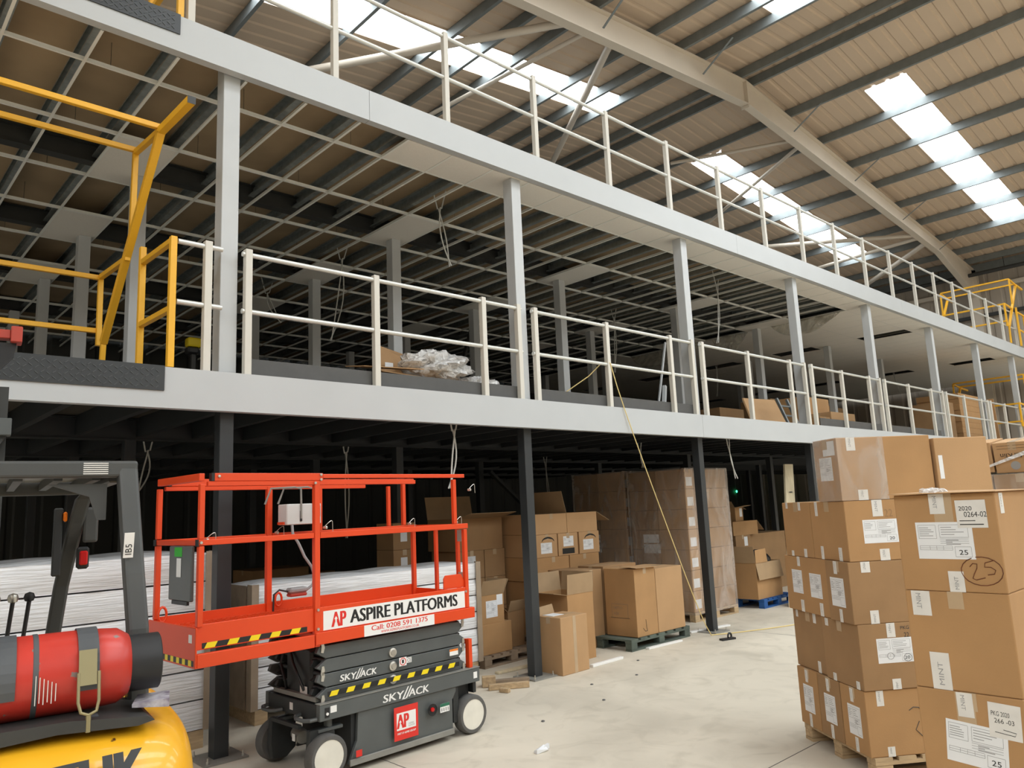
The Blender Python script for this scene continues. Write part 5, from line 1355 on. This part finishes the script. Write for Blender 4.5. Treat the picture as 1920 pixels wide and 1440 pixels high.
# heap of flattened cardboard and bubble wrap by the rail
GH = 'flattened cartons in the rubbish heap'
def sheetcard(label, pts, m='card2'):
    b = MB(); n = len(pts); lo = [Vector(p) for p in pts]; nn = (lo[1] - lo[0]).cross(lo[2] - lo[0]).normalized() * .008
    b.add(lo + [p + nn for p in lo], [tuple(range(n))[::-1], tuple(range(n, 2 * n))] + [(i, (i + 1) % n, n + (i + 1) % n, n + i) for i in range(n)])
    return tag(b.build('flattened_carton', M[m]), label, 'cardboard', GH)
z0 = FZ + .005
sheetcard('lowest flattened carton of the rubbish heap by the rail', [(3.72, .14, z0), (5.25, .16, z0 + .01), (5.3, .95, z0 + .03), (3.9, 1.0, z0 + .02)])
sheetcard('second flattened carton of the rubbish heap, sagging over the lowest', [(4.0, .13, z0 + .17), (5.25, .13, z0 + .12), (5.25, .9, z0 + .16), (4.1, .9, z0 + .21)])
sheetcard('pale stiff strip poking out left of the rubbish heap', [(3.80, .13, z0 + .20), (4.50, .12, z0 + .23), (4.51, .5, z0 + .29), (3.82, .5, z0 + .26)], 'card3')
sheetcard('buckled carton side standing up at the back of the rubbish heap', [(4.22, .55, z0 + .22), (5.0, .5, z0 + .26), (4.96, .85, z0 + .50), (4.45, .85, z0 + .60)])
sheetcard('thin carton flap hanging toward the right end of the rubbish heap', [(4.6, .11, z0 + .13), (5.3, .11, z0 + .04), (5.28, .5, z0 + .13), (4.7, .5, z0 + .2)])
def crumple(label, c, r, m='filmwhite', seed=1, nm='bubble_wrap', cat='plastic wrap'):
    b = MB(); nu, nv = 34, 18; qq = random.Random(seed); vs = []
    for i in range(nv + 1):
        for k in range(nu):
            a = 2 * PI * k / nu; ph = PI * i / nv; e = 1 + .14 * math.sin(5 * a + i) + qq.uniform(-.13, .13)
            vs.append((c[0] + r[0] * e * math.sin(ph) * math.cos(a), c[1] + r[1] * e * math.sin(ph) * math.sin(a), max(c[2] + r[2] * e * math.cos(ph), c[3])))
    b.add(vs, [(i * nu + k, i * nu + (k + 1) % nu, (i + 1) * nu + (k + 1) % nu, (i + 1) * nu + k) for i in range(nv) for k in range(nu)])
    return tag(b.build(nm, M[m], smooth=True), label, cat)
crumple('big crumpled mass of clear bubble wrap on the rubbish heap', (4.85, .38, FZ + .34, FZ + .19), (.40, .24, .15), seed=2)
crumple('smaller spill of clear wrap at the right foot of the rubbish heap', (5.42, .36, FZ + .14, FZ + .002), (.26, .2, .12), seed=3)
crumple('little knot of clear wrap at the left foot of the rubbish heap', (3.68, .30, FZ + .05, FZ + .002), (.1, .12, .07), seed=4)
for p in ((4.35, .60, FZ + .33), (5.12, .112, FZ + .09)):
    MBp = MB().box(p[0], p[0] + .1, p[1], p[1] + .004, p[2], p[2] + .05)
    tag(MBp.build('paper_label', M['paper']), 'white paper label on the %s of the rubbish heap' % ('standing carton side' if p[0] < 5 else 'right end'), 'label')
# cordless site tool on a column, poles, ladder, boards
t = thing('site_radio', 'yellow and black site tool hung on a column behind the yellow gate', 'tool', (3.96, 5.0, FZ + 1.25))
t.location = (2.562, 7.10, FZ + 2.05) if False else (3.98, 4.95, FZ)
MB().box(-.1, .1, 0, .16, 1.32, 1.46).build('tool_body', M['hazy'], t, bevel=.03, seg=2); MB().box(-.1, .06, .0, .16, 1.22, 1.319).build('tool_base', M['black'], t, bevel=.02)
MB().box(-.03, .03, .05, .11, .02, 1.22).build('tool_stand', M['darksteel'], t); MB().box(-.2, .2, -.1, .26, .0, .02).build('stand_foot', M['darksteel'], t)
for i, (p, r_) in enumerate((((9.93, 1.30, FZ + .01, 10.38, 1.32, FZ + 1.44), .013), ((10.12, 1.30, FZ + .01, 10.31, 1.35, FZ + .70), .028))):
    tag(MB().bar(p[:3], p[3:], r_ * 2, r_ * 2).build('white_pole', M['white']), '%s leaning on the first floor, left of the third white column' % ('thin tall white pole' if i == 0 else 'short thick white bar'), 'pole')
tag(MB().hexa([(12.3, .9, FZ + .001), (13.6, .9, FZ + .001), (13.6, .93, FZ + .001), (12.3, .93, FZ + .001), (12.5, 1.2, FZ + .62), (13.65, 1.2, FZ + .66), (13.65, 1.23, FZ + .66), (12.5, 1.23, FZ + .62)]).build('leaning_board', M['card3']), 'pale board leaning on the first floor beside the stepladder', 'board')
t = thing('stepladder', 'grey aluminium stepladder standing on the first floor by the pale board', 'ladder', (13.75, .95, FZ))
for x in (0, .40):
    MB().bar((x, .0, 0.001), (x + .04, .28, .70), .04, .05).build('ladder_stile', M['purlin'], t)
for i in range(3): MB().bar((.012 + .012 * i, .06 + .08 * i, .15 + .2 * i), (.41 + .012 * i, .06 + .08 * i, .15 + .2 * i), .035, .03).build('ladder_rung', M['purlin'], t)
# cartons and stacks along the first floor
GS = 'cartons along the first floor'
def K(label, x, y, s, m='card', z=0., **k): return carton(label, (x, y, FZ + .001 + z), s, 0, GS, m, **k)
K('low pale carton by the rail in the fourth bay of the first floor', 14.75, .62, (1.10, .5, .42), 'card3')
K('taller carton behind the low pale one in the fourth bay', 14.75, 1.16, (1.15, .5, .80), 'card')
K('squat carton left of the taller one in the fourth bay', 14.25, .62, (.45, .5, .30), 'card')
K('bulky brown carton standing deep in the fourth bay', 16.6, 2.9, (1.3, .8, .62), 'card2'); K('bulky brown carton on top of the deep one in the fourth bay', 16.7, 2.9, (1.1, .8, .5), 'card2', .622)
K('bulky carton deep in the third bay, right of the stepladder', 14.6, 3.0, (1.0, .8, .8), 'card2')
for i in range(3):
    for j in range(2):
        K('wrapped bulky carton deep in the fifth bay, %s row %s' % (ORD[i], ('lower', 'upper')[j]), 18.4 + i * 1.0, 2.95 + .1 * i, (.95, .8, .58), 'card2', j * .582)
K('flat carton before the wrapped ones in the fifth bay', 17.2, 1.6, (1.6, .6, .16), 'card')
for i in range(9):
    K('broad carton of the tall stack by the far columns, %s from the floor' % ORD[i], 23.35 + .02 * (i % 2), .85, (1.75, 1.1, .158), 'card', i * .160, top_tape=False)
K('upright carton left of the tall stack by the far columns', 22.55, .95, (.6, .9, 1.15), 'card2')
tag(MB().bar((25.65, .8, FZ + .02), (25.2, .8, FZ + 1.15), .05, .05).build('timber_post', M['woodpale']), 'slim timber post leaning by the far tall carton stack', 'timber post')
tag(MB().bar((25.42, .6, FZ + .02), (25.25, .6, FZ + 1.35), .03, .18).build('card_edge', M['card3']), 'narrow pale board standing at the end of the far carton stack', 'board')
K('dark bulky load far back on the first floor, left one', 20.5, 5.2, (1.6, 1.0, 1.3), 'card2'); K('dark bulky load far back on the first floor, right one', 23.2, 5.2, (1.8, 1.0, 1.4), 'card2')
K('dark bulky load far back in the third bay of the first floor', 12.4, 7.9, (1.6, 1.0, 1.0), 'card2')
# polythene drooping where the tiled ceiling starts
def droop(label, x, y0, y1, dz, lean, seed):
    b = MB(); nu, nv = 18, 8; vs = []; qq = random.Random(seed)
    for i in range(nu + 1):
        u = i / nu
        for j in range(nv + 1):
            v = j / nv; hgt = dz * math.sin(PI * u) ** .7
            vs.append((x + lean * v * math.sin(PI * u) + .03 * math.sin(9 * u + 3 * v), y0 + (y1 - y0) * u, GZ - .006 - hgt * v + .02 * math.sin(14 * u) * v))
    b.add(vs, [(i * (nv + 1) + j, i * (nv + 1) + j + 1, (i + 1) * (nv + 1) + j + 1, (i + 1) * (nv + 1) + j) for i in range(nu) for j in range(nv)])
    o = b.build('hanging_polythene', M['sheet'], smooth=True)
    so = o.modifiers.new('thick', 'SOLIDIFY'); so.thickness = .004
    return tag(o, label, 'plastic sheet', 'polythene sheets hanging from the ceiling edge')
droop('drooping polythene sheet at the start of the tiled ceiling, nearest the rail', XB - .05, .75, 2.35, .34, -.10, 1)
droop('drooping polythene sheet at the start of the tiled ceiling, middle one', XB - .05, 2.95, 3.9, .42, -.05, 2)
droop('drooping polythene sheet at the start of the tiled ceiling, farthest in', XB - .05, 4.2, 6.4, .45, -.3, 3)
